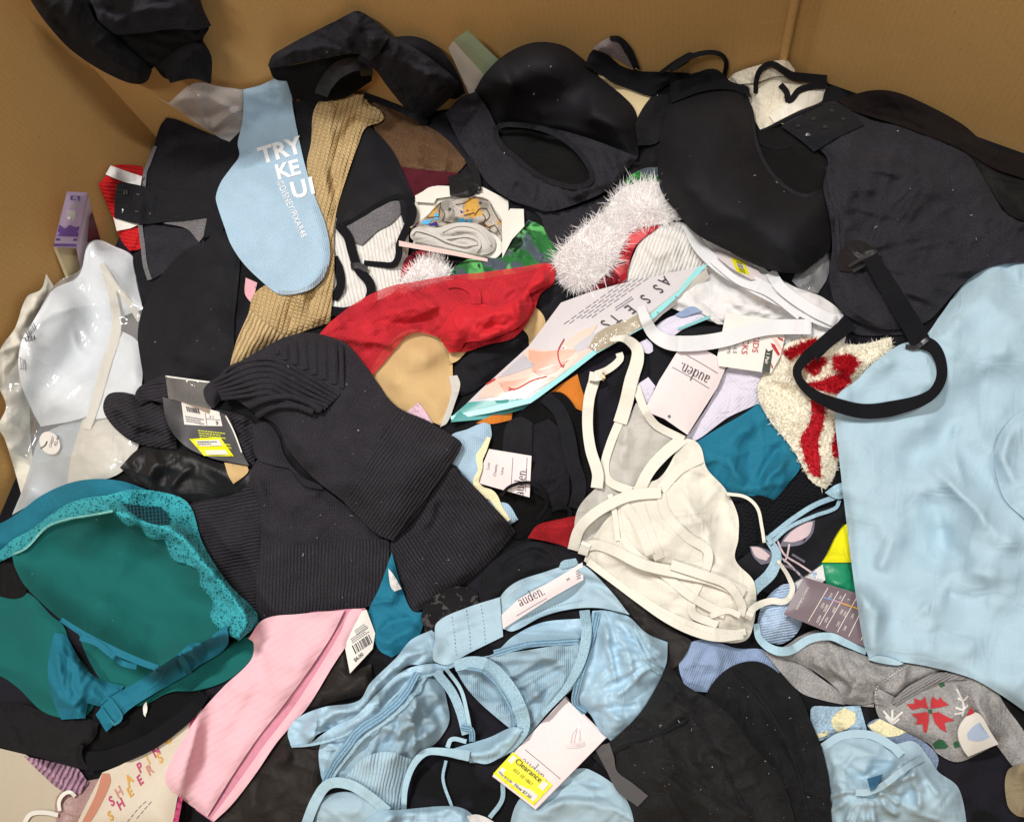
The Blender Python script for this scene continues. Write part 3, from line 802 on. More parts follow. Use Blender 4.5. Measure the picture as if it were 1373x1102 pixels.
wl = wall('box_wall_left', *WALLS[0]); wb = wall('box_wall_back', *WALLS[1]); wr_ = wall('box_wall_right', *WALLS[2])
_fa = P(np.array(-160.), np.array(1290.), np.array(ZF)); _fb = P(np.array(1560.), np.array(1290.), np.array(ZF))
wf0 = wall('box_wall_front', _fa, _fb, np.array([0, 1.0, 0]))  # unseen front of the bin, added to shade the pile's near edge
# folded joint strip at the right-hand corner
ca = GW[2]
def crease(name, off, w, par, proud):
    a, b, n = WALLS[1]; d = (b - a) / np.linalg.norm(b - a)
    V_ = []; uv = []
    for z in np.linspace(-.2, .55, 12):
        for s in (0, .3, .7, 1):
            p = b - d * (off + w * (1 - min(s, .97))) + n * (proud * {0: .05, .3: .7, .7: 1.0, 1: -.6}[s]); V_.append((p[0], p[1], z)); uv.append((s * w + 7, z))
    F_ = [(i * 4 + j, i * 4 + j + 1, i * 4 + j + 5, i * 4 + j + 4) for i in range(11) for j in range(3)]
    ob = link(name, V_, F_, CARD, par, uv); return ob
crease('glued_joint_strip', .010, .013, wb, .011)

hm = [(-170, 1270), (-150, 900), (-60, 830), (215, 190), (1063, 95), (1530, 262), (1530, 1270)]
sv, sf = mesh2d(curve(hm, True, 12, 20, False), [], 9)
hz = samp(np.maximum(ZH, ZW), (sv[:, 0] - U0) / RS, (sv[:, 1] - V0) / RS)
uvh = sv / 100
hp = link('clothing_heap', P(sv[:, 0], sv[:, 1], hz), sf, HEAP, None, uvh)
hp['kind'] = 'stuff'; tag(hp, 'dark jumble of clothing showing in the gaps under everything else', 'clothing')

# ------------------------------------------------------------------ back edge of the pile
t = thing('hanging_black_garment', 'black garment hanging over the box edge in the upper left corner', 'garment', 160, 60)
piece('lining', 'A 120 -80 180 40 300 200 420 290 560 370 680 400 760 330 820 390 960 380 1030 400 1042 280 1000 200 1030 130 940 -80', BLKDEEP, t, puff=.02, ew=25, gap=.02, noise=1.5)
piece('front_panel', 'A 380 -110 470 60 480 140 560 170 700 165 850 145 960 150 1042 130 1000 40 960 -110', BLK2, t, puff=.015, ew=15, folds=[('A 480 140 700 60 900 40', .006, 6), ('A 500 40 650 90 800 100', -.005, 6), ('A 420 0 500 120', .007, 5)])
piece('sleeve', 'A 150 0 300 200 420 300 560 380 660 415 720 405 750 350 700 300 560 180 470 100 390 -40 160 -60', BLK, t, puff=.03, ew=20, noise=1.6, folds=[('A 300 100 500 270 690 380', .010, 9), ('A 250 60 420 220 600 330', -.008, 6)])
piece('tail', 'A 770 340 800 350 840 410 950 390 1040 415 1042 280 1005 210 900 230 800 300', BLK, t, puff=.02, ew=15, folds=[('A 860 400 900 300 960 230', .008, 6)])

bag = piece('clear_plastic_bag', 'A 742 462 830 510 955 412 1100 430 1210 445 1230 600 1130 708 1040 655 940 590 880 545', plastic('clear_wrinkled_film', tint=(.95, .93, .91), cloud=.28, scale=.04, depth=.003, boost=1.1, rough=.12), puff=.02, ew=20, gap=.004,
            folds=[('A 955 412 1020 560 1050 660', .008, 4), ('A 830 505 1000 470 1200 560', .007, 4), ('A 900 560 1060 560 1200 500', -.006, 5), ('A 1040 650 1130 560 1200 520', .006, 4)])
tag(bag.ob, 'crumpled clear plastic bag against the cardboard by the pale blue sock cuff', 'bag')

t = thing('mint_carton', 'white and mint green carton poking up between two black bras', 'carton', 635, 90)
piece('side_panel', 'P 601 65 608 55 650 102 640 135 628 125', CARTONW, t, rigid=True, flat=True, gap=.012)
piece('front_panel', 'P 608 54 627 41 668 80 690 120 649 101', MINT, t, rigid=True, flat=True, gap=.02)
cc_ = piece('cream_card', 'P 800 100 882 128 866 182 790 160', CREAMCARD, rigid=True, flat=True, gap=.012, th=.001)
tag(cc_.ob, 'blank cream card wedged behind the large black moulded cup', 'card')

t = thing('ivory_lace_garment', 'ivory lace garment heaped in the right back corner of the box', 'garment', 1040, 130)
piece('lace_body', 'D 220 310 250 285 340 255 420 238 455 235 480 275 500 300 600 330 620 360 580 420 480 470 355 520 310 440 300 380', IVLACE, t, puff=.03, ew=20, noise=2.2, wscale=.4)
piece('lace_ruffle', 'D 240 300 330 260 440 235 480 270 470 300 400 300 340 320 260 330', IVLACE, t, puff=.012, ew=8, noise=2.5, wscale=.3)
piece('satin_panel', 'D 455 400 520 360 605 338 590 390 500 430 400 480 380 450', IVORY, t, puff=.01, ew=10)
t = thing('black_strap_bra', 'thin black straps looped over the ivory lace in the corner', 'bra', 1090, 125)
ribbon('strap', 'D 328 365 332 310 350 270 390 250 430 270 470 295 540 305 605 312', [(0, 6), (.5, 9), (.7, 12), (1, 13)], BLKELAST, t, lift=[(0, 0), (.3, .012), (.6, .01), (1, .004)])
ribbon('strap', 'D 425 330 450 360 458 392 500 350 560 335 610 330', 8, BLKELAST, t, lift=.002)
piece('side_wing', 'D 585 405 605 345 640 338 685 372 670 420 620 440', BLK, t, puff=.01)

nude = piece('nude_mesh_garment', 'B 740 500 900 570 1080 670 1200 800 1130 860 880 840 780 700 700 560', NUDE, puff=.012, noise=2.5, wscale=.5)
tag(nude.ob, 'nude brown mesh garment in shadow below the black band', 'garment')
burg = piece('burgundy_garment', 'B 870 820 960 835 1130 850 1190 865 1080 920 940 980 890 900', BURG, puff=.008)
tag(burg.ob, 'dark burgundy garment showing above the opened sock carton', 'garment')

# ------------------------------------------------------------------ left wall side
t = thing('red_knit_garment', 'red ribbed knit with a white band beside the left box wall', 'garment', 165, 260)
piece('body', 'E 485 100 520 60 545 15 610 3 700 10 740 130 720 300 690 420 640 430 600 380 560 280 520 180', REDK, t, puff=.014, ew=10, ang=100, noise=1.5)
piece('waist_band', 'E 545 8 620 35 700 62 692 108 600 85 520 52', WHITE, t, puff=.004, ew=6, noise=.4)
piece('care_label', 'E 558 262 700 292 640 318 575 330', PAPERW, t, rigid=True, flat=True, th=.0005)

t = thing('lilac_size_carton', 'small open lilac carton leaning on the left cardboard wall', 'carton', 95, 310)
piece('inner_back', 'E 275 400 385 410 405 520 325 565', KRAFTIN, t, rigid=True, flat=True, gap=.001)
piece('side_panel', 'E 430 142 450 212 432 395 398 525 375 412', LILACS, t, rigid=True, flat=True, gap=.010, th=.002)
piece('flap', 'E 440 260 455 235 495 370 470 410 430 380', plain('plum_carton_flap', hx('5c3138'), .5), t, rigid=True, flat=True, gap=.004, th=.001)
f_ = piece('front_panel', 'E 330 136 431 141 376 413 262 409', LILAC, t, rigid=True, flat=True, gap=.014, th=.002, step=6)
piece('left_panel', 'E 262 409 276 405 340 560 325 563', KRAFTIN, t, rigid=True, flat=True, gap=.010, th=.001)
prints('size_patch', f_, [o('E 350 155 397 158 392 180 345 177')], PURPLE)
text(f_, 'XL', 'E 357 175', 6.5, 3, PAPERW, dz=.0010, bold=.02)
decal('hill_print', f_, 'E 292 300 320 318 345 300 372 312 392 306 384 360 280 355', PURPLE)
prints('stripe_print', f_, [o('E 277 366 382 368 378 380 274 378'), o('E 266 392 378 394 376 408 263 405')], PURPLE)
decal('leggings_print', f_, 'E 333 228 374 230 370 262 362 282 354 280 356 250 348 278 338 276 330 258', PAPERW, smooth=False)
greek('small_print', f_, o('E 335 190')[0], o('E 400 192')[0] - o('E 335 190')[0], (0, 7), 3, PAPERW)

wf = piece('ivory_fabric', 'P 62 367 72 384 60 402 50 430 44 470 40 530 42 600 48 650 30 668 18 625 6 588 -2 572 8 545 -2 515 0 470 20 440 36 398 55 388', IVORY, puff=.012, noise=2, wscale=.5)
tag(wf.ob, 'ivory cloth squeezed between the bagged bra and the left wall', 'garment')

t = thing('bagged_bra', 'white and pale blue moulded bra packed in a clear plastic bag', 'bra', 100, 500)
piece('lower_wrap', 'I 410 380 560 395 690 400 670 520 600 660 480 720 330 745 60 880 110 760 150 640 200 500 300 440', STEEL, t, puff=.02, ew=20, noise=1.2, folds=[('I 330 460 330 600 280 750', -.006, 6), ('I 420 400 400 560 340 730', .006, 5)])
piece('ivory_lining', 'I 415 385 560 400 700 400 690 520 600 670 420 730 330 745 350 600', IVORY, t, puff=.006, noise=1.5, wscale=.5)
cup1 = piece('cup', 'P 72 388 105 370 117 332 130 322 152 330 178 345 183 380 192 415 165 425 152 442 148 475 130 545 112 560 55 572 45 555 26 505 28 460 45 430 60 405', PALEB, t, puff=.04, prof='dome', noise=.6,
             folds=[('P 135 350 150 390 155 430', .006, 4), ('P 40 440 70 420 110 405', .004, 6), ('P 60 560 90 520 130 500', .005, 4), ('P 95 440 110 470 128 478', .004, 4)])
cup2 = piece('cup', 'P 156 440 186 460 191 500 188 525 180 548 130 562 118 557 135 500 148 462', PALEB, t, puff=.02, prof='dome', noise=.8)
ribbon('ivory_binding', 'P 142 365 152 400 156 440 143 485 128 540 116 575', [(0, 10), (.5, 14), (1, 11)], IVORY, t, lift=.002)
ribbon('seam', 'E 500 490 560 590 620 660 690 770', 8, IVORY, t)
fm = piece('bag_film', 'E 475 373 560 403 655 455 668 540 705 690 700 830 705 1000 I 700 200 695 300 670 420 690 520 620 650 500 715 300 742 60 885 110 760 150 640 95 600 20 480 30 430 40 200 90 130 150 10 E 180 760 235 640 300 570 395 520 430 400', BAGF, t, puff=.006, ew=8, gap=.004, noise=.35, wscale=1.2, th=.0004,
     folds=[('I 400 390 380 480 360 500', .006, 3, 'c'), ('I 60 240 130 330 120 480', .007, 4), ('I 190 410 300 320 470 170', .005, 3, 'c'), ('E 350 750 400 800 460 920', .006, 3, 'c'), ('E 370 690 430 690 520 720', .006, 3, 'c'), ('E 480 480 540 580 640 700', .008, 4, 'c'), ('I 420 330 470 250 520 60', .007, 3, 'c'), ('E 400 560 410 600 440 620', .006, 3, 'c')])
lab = decal('round_size_sticker', fm, [(66.7 + 13 * math.cos(a) * 1.05 + 3 * math.sin(a), 594 + 15.5 * math.sin(a)) for a in np.linspace(0, 6.28, 18)[:-1]], PAPERW, dz=.001)
text(fm, '42-44', 'I 278 545', 6.2, -72, INK, dz=.0018); text(fm, 'CHEST', 'I 252 552', 5.2, -72, INK, dz=.0018)
strokes('sticker_mark', fm, ['I 200 555 222 540 232 520'], INK, w=1.6, dz=.0018)
text(fm, 'FEEL', 'E 172 842', 8.5, 166, INK, dz=.0015, bold=.02)
bars('side_barcode', fm, o('E 165 780')[0], o('E 122 830')[0] - o('E 165 780')[0], (4, 9), 12, INK)
greek('bag_print', fm, o('E 100 1010')[0], o('E 95 950')[0] - o('E 100 1010')[0], (9, 3), 3, INKG)
strokes('bag_print_frame', fm, ['E 92 950 125 975 130 1005 95 1010'], INKG, w=.8)

# black bra at left, several layers of wing and a big flat cup
t = thing('black_bandeau_bra', 'black bra with hook band and large flat cup left of the pale blue sock', 'bra', 260, 420)
piece('back_wing', 'A 765 700 790 620 820 580 870 590 1000 650 1130 700 1190 640 1200 800 1150 900 1060 980 960 960 740 940 695 905 745 800', BLK, t, puff=.018, ew=14, folds=[('A 790 690 950 740 1100 790', .006, 6), ('A 830 600 900 660 1100 730', .005, 6)])
ribbon('marl_edging', 'A 765 720 735 800 715 850 708 920', 5, GREYLIN, t)
piece('hidden_wing', 'E 655 455 700 420 760 540 830 520 740 660 700 700 680 600', BLK, t, puff=.01)
piece('side_wing', 'E 685 290 830 310 1000 330 1000 400 900 470 800 540 738 575 715 510 700 420', BLK2, t, puff=.014, ew=14)
ribbon('marl_edging', 'E 690 300 705 420 715 500 737 570', 6, GREYLIN, t)
piece('marl_lining', 'E 805 292 880 275 960 260 1025 268 1005 350 980 385 920 320', GREYLIN, t, puff=.006)
hk = piece('hook_band', 'E 578 93 640 96 780 125 980 145 1060 150 1110 130 1120 250 1085 340 1000 365 1020 262 900 280 820 285 690 297 562 265 568 150', BLK, t, puff=.010, ew=8, noise=.8, ang=8, folds=[('E 690 115 688 290', .003, 3), ('E 760 125 755 290', .003, 3), ('E 825 140 815 285', .003, 3)])
for (a, b) in (('E 612 128', 'E 612 150'), ('E 624 128', 'E 624 150'), ('E 605 222', 'E 603 242'), ('E 672 148', 'E 690 152'), ('E 665 232', 'E 682 236'), ('E 738 240', 'E 740 250')):
    strokes('hook', hk, [b.replace('E ', a + ' ', 1) if False else a + b[1:]], METAL, w=1.8, dz=.0016)
piece('cup', 'E 1000 390 1080 330 1185 350 1180 520 1155 760 1125 1020 960 1085 800 1065 712 1080 690 950 678 840 700 720 760 600 850 480 940 410', BLKSMOOTH, t, puff=.030, ew=40, noise=.9, wscale=1.6, folds=[('E 800 1050 780 800 900 560', .004, 30)])
pk = piece('pink_scrap', 'F 108 560 165 585 140 690 105 640', PINKS, puff=.006)
tag(pk.ob, 'sliver of pink fabric below the toe of the pale blue sock', 'garment')

# ------------------------------------------------------------------ under the tan sock
wr2 = piece('ribbed_tank_shirt', 'F 540 290 640 220 860 150 900 260 910 420 880 560 810 650 640 700 530 750 500 600', WHRIB, puff=.016, noise=1.4, ang=-12)
tag(wr2.ob, 'white ribbed top under the black cup and straps', 'top')
t = thing('black_padded_bra', 'black bra with padded cup flipped over beside the tan sock', 'bra', 500, 260)
piece('back_wing', 'B 335 510 420 480 500 470 520 560 470 700 430 860 390 820 360 660', BLK, t, puff=.012)
piece('inner_cup', 'F 600 310 700 250 860 165 880 220 830 290 760 330 680 400 640 380', GREYLIN, t, puff=.010)
piece('cup', 'P 490 165 510 182 530 208 545 242 556 268 555 290 546 312 538 288 535 270 527 264 500 278 472 293 450 304 454 270 468 228 480 190', BLKSMOOTH, t, puff=.032, ew=22, noise=.5)
ribbon('cup_rim', 'F 560 305 640 275 760 200 860 160 910 180 935 240 900 320 865 400 862 450 835 495 770 495 690 487', [(0, 5), (.4, 7), (.6, 11), (1, 7)], BLKELAST, t)
ribbon('strap', 'F 565 300 610 355 635 440 665 520 715 580 725 640 690 695 600 728 525 722', 12.5, BLKELAST, t, lift=[(0, .004), (.5, .010), (1, .002)])
ribbon('strap', 'F 540 460 568 520 575 600 540 665', 12, BLKELAST, t, lift=.004)
ribbon('slider', 'F 625 505 665 500 705 520', 8, METALB, t)

# tan knitted sock and the pale blue sock on top of it
t = thing('tan_knit_sock', 'tan chunky knit sock with open ribbing at its lower end', 'sock', 420, 300)
piece('leg', 'B 440 560 470 500 530 465 590 460 700 470 715 510 770 545 792 580 770 605 700 630 660 720 620 830 590 920 560 1020 545 1102 F 540 320 545 500 535 640 525 780 F 380 830 300 870 180 930 30 1015 60 880 120 740 150 640 250 560 320 420 370 250 410 80 B 410 800 430 700', TAN, t, puff=.030, ew=16, noise=1.2, ang=15, folds=[('B 720 560 620 620 560 720 530 830 560 1000 F 520 330', -.012, 5), ('B 560 480 520 600 500 760 500 1000', .008, 8), ('F 330 640 340 760 300 860', -.008, 6), ('F 450 600 430 720 390 840', -.008, 6)])
piece('rib_cuff', 'F 130 720 220 790 290 840 400 830 330 870 180 930 25 1018 60 880', TANRIB, t, puff=.010, ew=8, noise=.6, ang=25)
sk = piece('pale_blue_sock', 'S 170 75 250 55 330 20 370 10 400 30 408 70 412 150 440 300 480 470 530 620 575 740 597 860 590 940 560 1010 500 1060 400 1085 340 1080 250 1010 170 930 110 840 80 760 40 640 35 600 60 530 110 460 150 400 142 340 160 260 170 180', LBLUEK, puff=.020, ew=14, noise=.8, ang=-14, step=3.4,
           folds=[('S 330 30 320 90 345 140', -.006, 6), ('S 200 160 190 260 200 340', .003, 10), ('S 330 1070 450 1060 570 960', .002, 6), ('S 480 700 540 800 560 860', -.003, 6)])
tag(sk.ob, 'pale blue sock with white slogan lettering lying over the tan sock', 'sock')
for s, a, sz, r in (('TRY', 'S 260 440', 31, -16), ('KE', 'S 338 518', 28, -15), ('U', 'S 414 612', 31, -14)):
    text(sk, s, a, sz, r, WPRINT, dz=.0012, bold=.035, sub=1, xs=1.02)
text(sk, 'I', 'S 500 588', 31, -12, WPRINT, dz=.0012, bold=.035, sub=1)
text(sk, '©DISNEY/PIXAR48', 'S 335 530', 12, 66, WPRINT, dz=.0012, bold=.006, sub=1, xs=.85)
decal('toe_seam', sk, 'S 340 1080 400 1085 500 1060 560 1010 590 940 575 935 540 1000 490 1040 400 1065 345 1062', fabric('pale_grey_blue_toe_knit', hx('a9bccb'), pat='rib', per=3, depth=.0006), dz=.0008)

FURBACK = plain('white_pile_backing', hx('fdfafa'), .9, .05)
# ------------------------------------------------------------------ middle back: carton with printed socks, green cloth, fluffy trims
ur = piece('red_stocking_scrap', 'T 90 860 130 700 240 640 400 650 390 720 280 780 150 860', REDP, puff=.012)
tag(ur.ob, 'red patch of a plush stocking below the opened sock carton', 'garment')
t = thing('small_fur_trim', 'small tuft of white eyelash fur trim above the red tulle', 'trim', 570, 370)
fp = piece('trim_backing', 'T 60 930 150 800 280 690 390 690 470 790 420 860 250 900 100 950', FURBACK, t, puff=.018, ew=14)
fur('fur_strands', t, 'T 60 930 150 800 280 690 390 690 470 790 420 860 250 900 100 950', 1700, .011, .0012, FURW, fp, lean=1.0, seed=3)
gd = piece('green_tie_dye_garment', 'G 10 540 60 490 150 455 260 460 320 390 350 330 400 275 470 310 540 410 545 450 500 495 430 520 300 545 100 570', GRNDYE, puff=.020, ew=14, noise=2.2, wscale=.5, folds=[('G 330 400 380 340 440 400 480 480', .010, 5), ('G 60 520 160 490 260 500', .008, 6), ('G 420 330 400 420 380 500', -.008, 6)])
tag(gd.ob, 'green and grey tie-dye satin garment beside the white fur trim', 'garment')
gt = piece('green_tinsel_garment', 'G 800 160 860 90 960 25 1045 15 1050 80 960 90 880 120', GRNDYE, puff=.010, noise=3, wscale=.3)
tag(gt.ob, 'bit of green shiny fabric between two black cups', 'garment')
t = thing('sock_carton', 'opened white carton holding grey folded cloth and a printed garment', 'carton', 610, 300)
ba = piece('base_panel', 'T 60 600 200 215 340 160 700 170 1005 330 1008 460 845 695 735 720 85 605', CARTONW, t, rigid=.75, flat=True, gap=.003)
piece('back_flap', 'T 200 235 330 165 480 180 470 240 360 255 340 290 210 280', CARTONW, t, rigid=.9, flat=True, gap=.006, th=.001)
pc_ = piece('printed_garment', 'T 160 470 290 380 390 280 520 262 650 240 740 262 790 340 842 420 838 570 790 510 600 430 400 460 200 475', SHARD, t, puff=.020, ew=12, noise=1.6, wscale=.4)
prints('printed_shards', pc_, [o('T 390 285 375 390 290 395'), o('T 520 310 600 345 540 365'), o('T 345 362 378 365 370 412 340 405'), o('T 250 420 330 410 300 445 250 445'), o('T 520 405 560 400 580 430 520 435'), o('T 300 445 360 425 370 458 310 455')][0:1], plain('gold_print', hx('c39a4e'), .7))
prints('printed_shards', pc_, [o('T 515 305 600 345 540 365'), o('T 300 445 360 425 370 458 310 455')], plain('violet_print', hx('3c2f86'), .7), dz=.0008)
prints('printed_shards', pc_, [o('T 345 362 378 365 370 412 340 405'), o('T 250 420 330 410 300 445 250 445'), o('T 520 405 560 400 580 430 520 435'), o('T 590 410 625 405 620 430 590 432')], plain('sky_blue_print', hx('57aede'), .7), dz=.0010)
strokes('printed_outlines', pc_, ['T 390 285 375 390 290 395 390 285', 'T 500 300 560 290 640 250 740 270', 'T 640 380 680 330 730 330 750 390 700 430', 'T 700 370 720 400 710 440 760 480', 'T 390 320 420 370 400 420 480 440', 'T 760 300 800 380 835 430', 'T 560 380 640 360', 'T 740 470 790 450 830 520'], plain('brown_outline_print', hx('5b432c'), .8), w=1.2, dz=.0011)
prints('printed_dots', pc_, [o('T 680 275 698 288 682 298 670 288'), o('T 448 322 470 325 462 345 445 340'), o('T 425 425 445 428 435 440')], plain('dark_green_print', hx('3c4a44'), .8), dz=.0012)
gc = piece('folded_grey_cloth', 'T 165 520 190 480 240 462 370 470 470 440 580 432 680 450 740 490 792 570 780 640 700 672 600 655 430 620 250 582 180 560', GREYC, t, puff=.022, ew=7, noise=.5, folds=[('T 375 520 450 545 560 530 640 560 665 600', -.012, 4), ('T 200 500 300 500 420 560 560 610 650 600', -.008, 4)])
ribbon('cloth_edge', 'T 370 515 400 545 500 540 600 530 660 560 680 600 650 650', 3, GREYC, t, lift=.004)
ribbon('cloth_edge', 'T 175 520 210 490 330 520 450 575 560 600 660 590', 3, GREYC, t, lift=.003)
ribbon('cloth_edge', 'T 400 500 520 455 640 470 720 530 760 600', 2, GREYC, t, lift=.002)
piece('front_lip', 'T 82 566 300 610 735 698 738 722 560 690 300 640 82 606', plain('pink_white_carton_edge', hx('d8bdb8'), .5), t, rigid=.9, flat=True, gap=.006, th=.002)
piece('side_flap', 'T 842 410 905 330 1003 333 1008 460 915 560 846 695', CARTONW, t, rigid=.85, flat=True, gap=.008, th=.001)

# ------------------------------------------------------------------ white things right of the middle
ws = piece('white_rib_shirt', 'G 860 600 920 440 980 340 1100 290 1180 300 1230 400 1300 480 1290 530 1100 560', WHRIB, puff=.020, noise=1.2, ang=20, folds=[('G 1000 460 1100 420 1160 480', .005, 12)])
tag(ws.ob, 'white ribbed shirt between the fur trim and the black cup', 'shirt')
t = thing('white_bra', 'crumpled white bra with broad elastic straps under the black cup', 'bra', 1020, 400)
piece('body', 'P 930 285 960 305 1000 342 1060 382 1105 400 1135 430 1130 470 1060 475 1000 445 950 430 905 415 880 400 930 370 948 345 925 310', WHITE, t, puff=.022, noise=2.4, wscale=.6, folds=[('P 950 330 1000 380 1080 420', .010, 7), ('P 940 380 990 400 1050 440', .008, 7), ('P 960 400 1020 425 1080 450', -.010, 6)])
ribbon('band', 'H 60 60 110 150 200 230 330 300 470 370 600 430 690 445', [(0, 14), (.5, 22), (1, 20)], WHELAST, t, lift=.006, tilt=.002)
ribbon('strap', 'H 385 245 430 310 540 390 640 440', 15, WHELAST, t, lift=.006)
ribbon('strap', 'H 160 200 260 280 380 330 500 420', 9, WHELAST, t, lift=.004)
wt = piece('clearance_tag_scrap', 'H 165 150 250 180 330 230 375 285 310 275 230 230 180 190', PAPER, rigid=.9, flat=True, th=.0006)
tag(wt.ob, 'folded pale tag with yellow sticker under the black cup', 'tag')
prints('yellow_sticker', wt, [o('H 232 190 285 205 305 258 255 245')], YELST); bars('barcode', wt, o('H 252 205')[0], o('H 268 245')[0] - o('H 252 205')[0], (8, 3), 8, INK)
gp = piece('clear_pouch', 'H 515 200 580 185 615 150 610 260 570 330 500 310 470 280', BAGF, puff=.012, noise=2, wscale=.4)
tag(gp.ob, 'crinkled clear pouch tucked under the edge of the black cup', 'pouch')
bg = piece('black_gusset_garment', 'P 868 455 920 440 988 440 1060 470 1065 520 1000 500 930 520 900 570 868 560 872 500', BLK, puff=.012)
tag(bg.ob, 'black garment lying under the blush swing tag', 'garment')
t = thing('lavender_blue_socks', 'rolled lavender and blue baby socks beside the glossy package', 'socks', 900, 440)
piece('roll', 'V 60 250 150 170 250 125 400 95 480 110 500 150 440 175 300 235 200 300 120 300', LAV, t, puff=.016, ew=10)
piece('toe', 'V 390 60 440 30 480 60 560 140 610 190 560 190 480 130 430 100', WHITE, t, puff=.014, ew=10)
piece('blue_stripe', 'V 250 120 310 85 380 60 450 95 400 110 300 140', DENIM, t, puff=.006)
piece('hem_card', 'V 262 222 505 125 508 148 290 232', AQUA, t, rigid=.9, flat=True, th=.0006)
piece('heel', 'V -20 330 40 300 80 340 85 390 50 410 0 380', LAV, t, puff=.010)
lv = piece('lavender_garment', 'V 320 1040 420 900 520 740 600 560 640 515 760 525 920 560 960 640 900 750 640 880 400 1050', LAV, puff=.012, noise=.8)
tag(lv.ob, 'pale lavender garment between the blush tag and the teal cloth', 'garment')
ls = piece('lavender_scrap', 'V -40 660 50 582 105 650 40 800 -20 800', LAV, puff=.008)
tag(ls.ob, 'lavender corner left of the blush swing tag', 'garment')

# black cloth, fur collar, plaid
bu = piece('black_camisole', 'G 380 205 560 230 700 190 830 135 830 200 740 310 640 390 560 440 535 415 480 330 455 260', BLK2, puff=.012)
tag(bu.ob, 'black cloth hanging below the large black moulded cup', 'garment')
t = thing('red_plaid_stocking', 'red plaid stocking with a broad white fur cuff', 'stocking', 830, 330)
piece('plaid_body', 'G 640 640 760 560 850 440 890 330 1050 290 1040 310 930 400 890 510 870 590 750 620', REDP, t, puff=.020, noise=1.4, folds=[('G 700 620 800 530 900 390', .006, 6)])
FURO = 'G 532 470 600 380 700 290 780 230 850 130 960 90 1040 90 1080 170 1140 240 1110 280 1000 300 900 330 860 400 830 470 760 560 650 620 590 600 545 540'
fc = piece('fur_cuff', FURO, FURBACK, t, puff=.030, ew=22)
fur('fur_strands', t, FURO, 9500, .0110, .0010, FURW, fc, lean=.75, bend=1.0, seed=5, dirn=(.1, -.2, -.1))

# ------------------------------------------------------------------ black bras along the back
t = thing('black_wing_bra', 'black bra with gathered wings standing up at the back left', 'bra', 500, 110)
piece('cup', 'B 790 200 870 180 960 185 1050 230 1120 310 1170 400 1190 460 1130 490 1000 430 850 280', BLKSMOOTH, t, puff=.020, prof='dome', noise=.3, gap=.004)
piece('inner_wing', 'B 222 330 340 322 520 285 650 265 720 300 730 400 600 480 480 500 340 490 310 400 250 390', BLKDEEP, t, puff=.008)  # inner face in shade, the shade put into its deeper black
ribbon('loop_strap', 'B 480 470 500 420 560 350 640 318 695 330 705 375', [(0, 18), (.5, 22), (1, 16)], BLKSATIN, t, lift=[(0, .004), (.5, .02), (1, .01)])
lw = piece('lower_wing', 'B 660 300 690 200 760 120 830 180 960 250 1060 320 1162 405 1110 490 970 592 900 540 800 420 745 345', BLK2, t, rad=[('B 730 270', 5, 62, 8, 115, .006, 3.6), ('B 1140 420', 150, 240, 5, 60, .005, 3.5)], puff=.020, ew=14, noise=2.2, wscale=.35, ruche=[('B 780 230 960 255 1160 405', .004, 8, 10), ('B 745 345 800 420 900 540 970 590', .006, 9, 14)], folds=[('B 780 240 900 300 1050 420', .004, 6), ('B 860 340 930 380 980 400', -.007, 6), ('B 790 400 900 500 960 560', .006, 5), ('B 900 420 960 430 1010 470', .006, 5)])
wg = piece('upper_wing', 'B 218 325 235 280 260 258 400 180 560 100 640 58 670 57 720 85 770 130 812 185 760 265 720 300 690 280 650 262 520 282 340 318 230 337', BLK2, t, rad=[('B 690 280', 180, 262, 9, 95, .006, 3.6), ('B 240 320', -60, 0, 6, 70, .005, 4)], puff=.026, ew=18, noise=1.6, wscale=.5, gap=.004, ruche=[('B 225 330 340 318 520 282 650 262', .005, 13, 14), ('B 640 60 720 130 740 260', .005, 9, 12)], folds=[('B 250 275 400 240 560 230 680 250', .007, 5), ('B 640 70 700 180 740 260', .005, 6), ('B 300 250 500 150 640 90', -.004, 12), ('B 620 260 660 180 690 140', -.005, 5)])
dashes('stitching', wg, 'B 590 95 680 130 720 190 730 250', STCH, w=.8, on=2, off=2)
piece('folded_end', 'B 925 545 1060 450 1130 395 1162 405 1120 480 1000 580 972 594', BLK, t, puff=.008, ew=6)
dashes('stitching', lw, 'B 800 215 950 280 1120 400', STCH, w=.8, on=2, off=2)
dashes('stitching', lw, 'B 760 330 820 420 920 520', STCH, w=.8, on=2, off=2)
ribbon('side_binding', 'B 690 470 800 510 920 560 1000 610', 9, BLK, t)

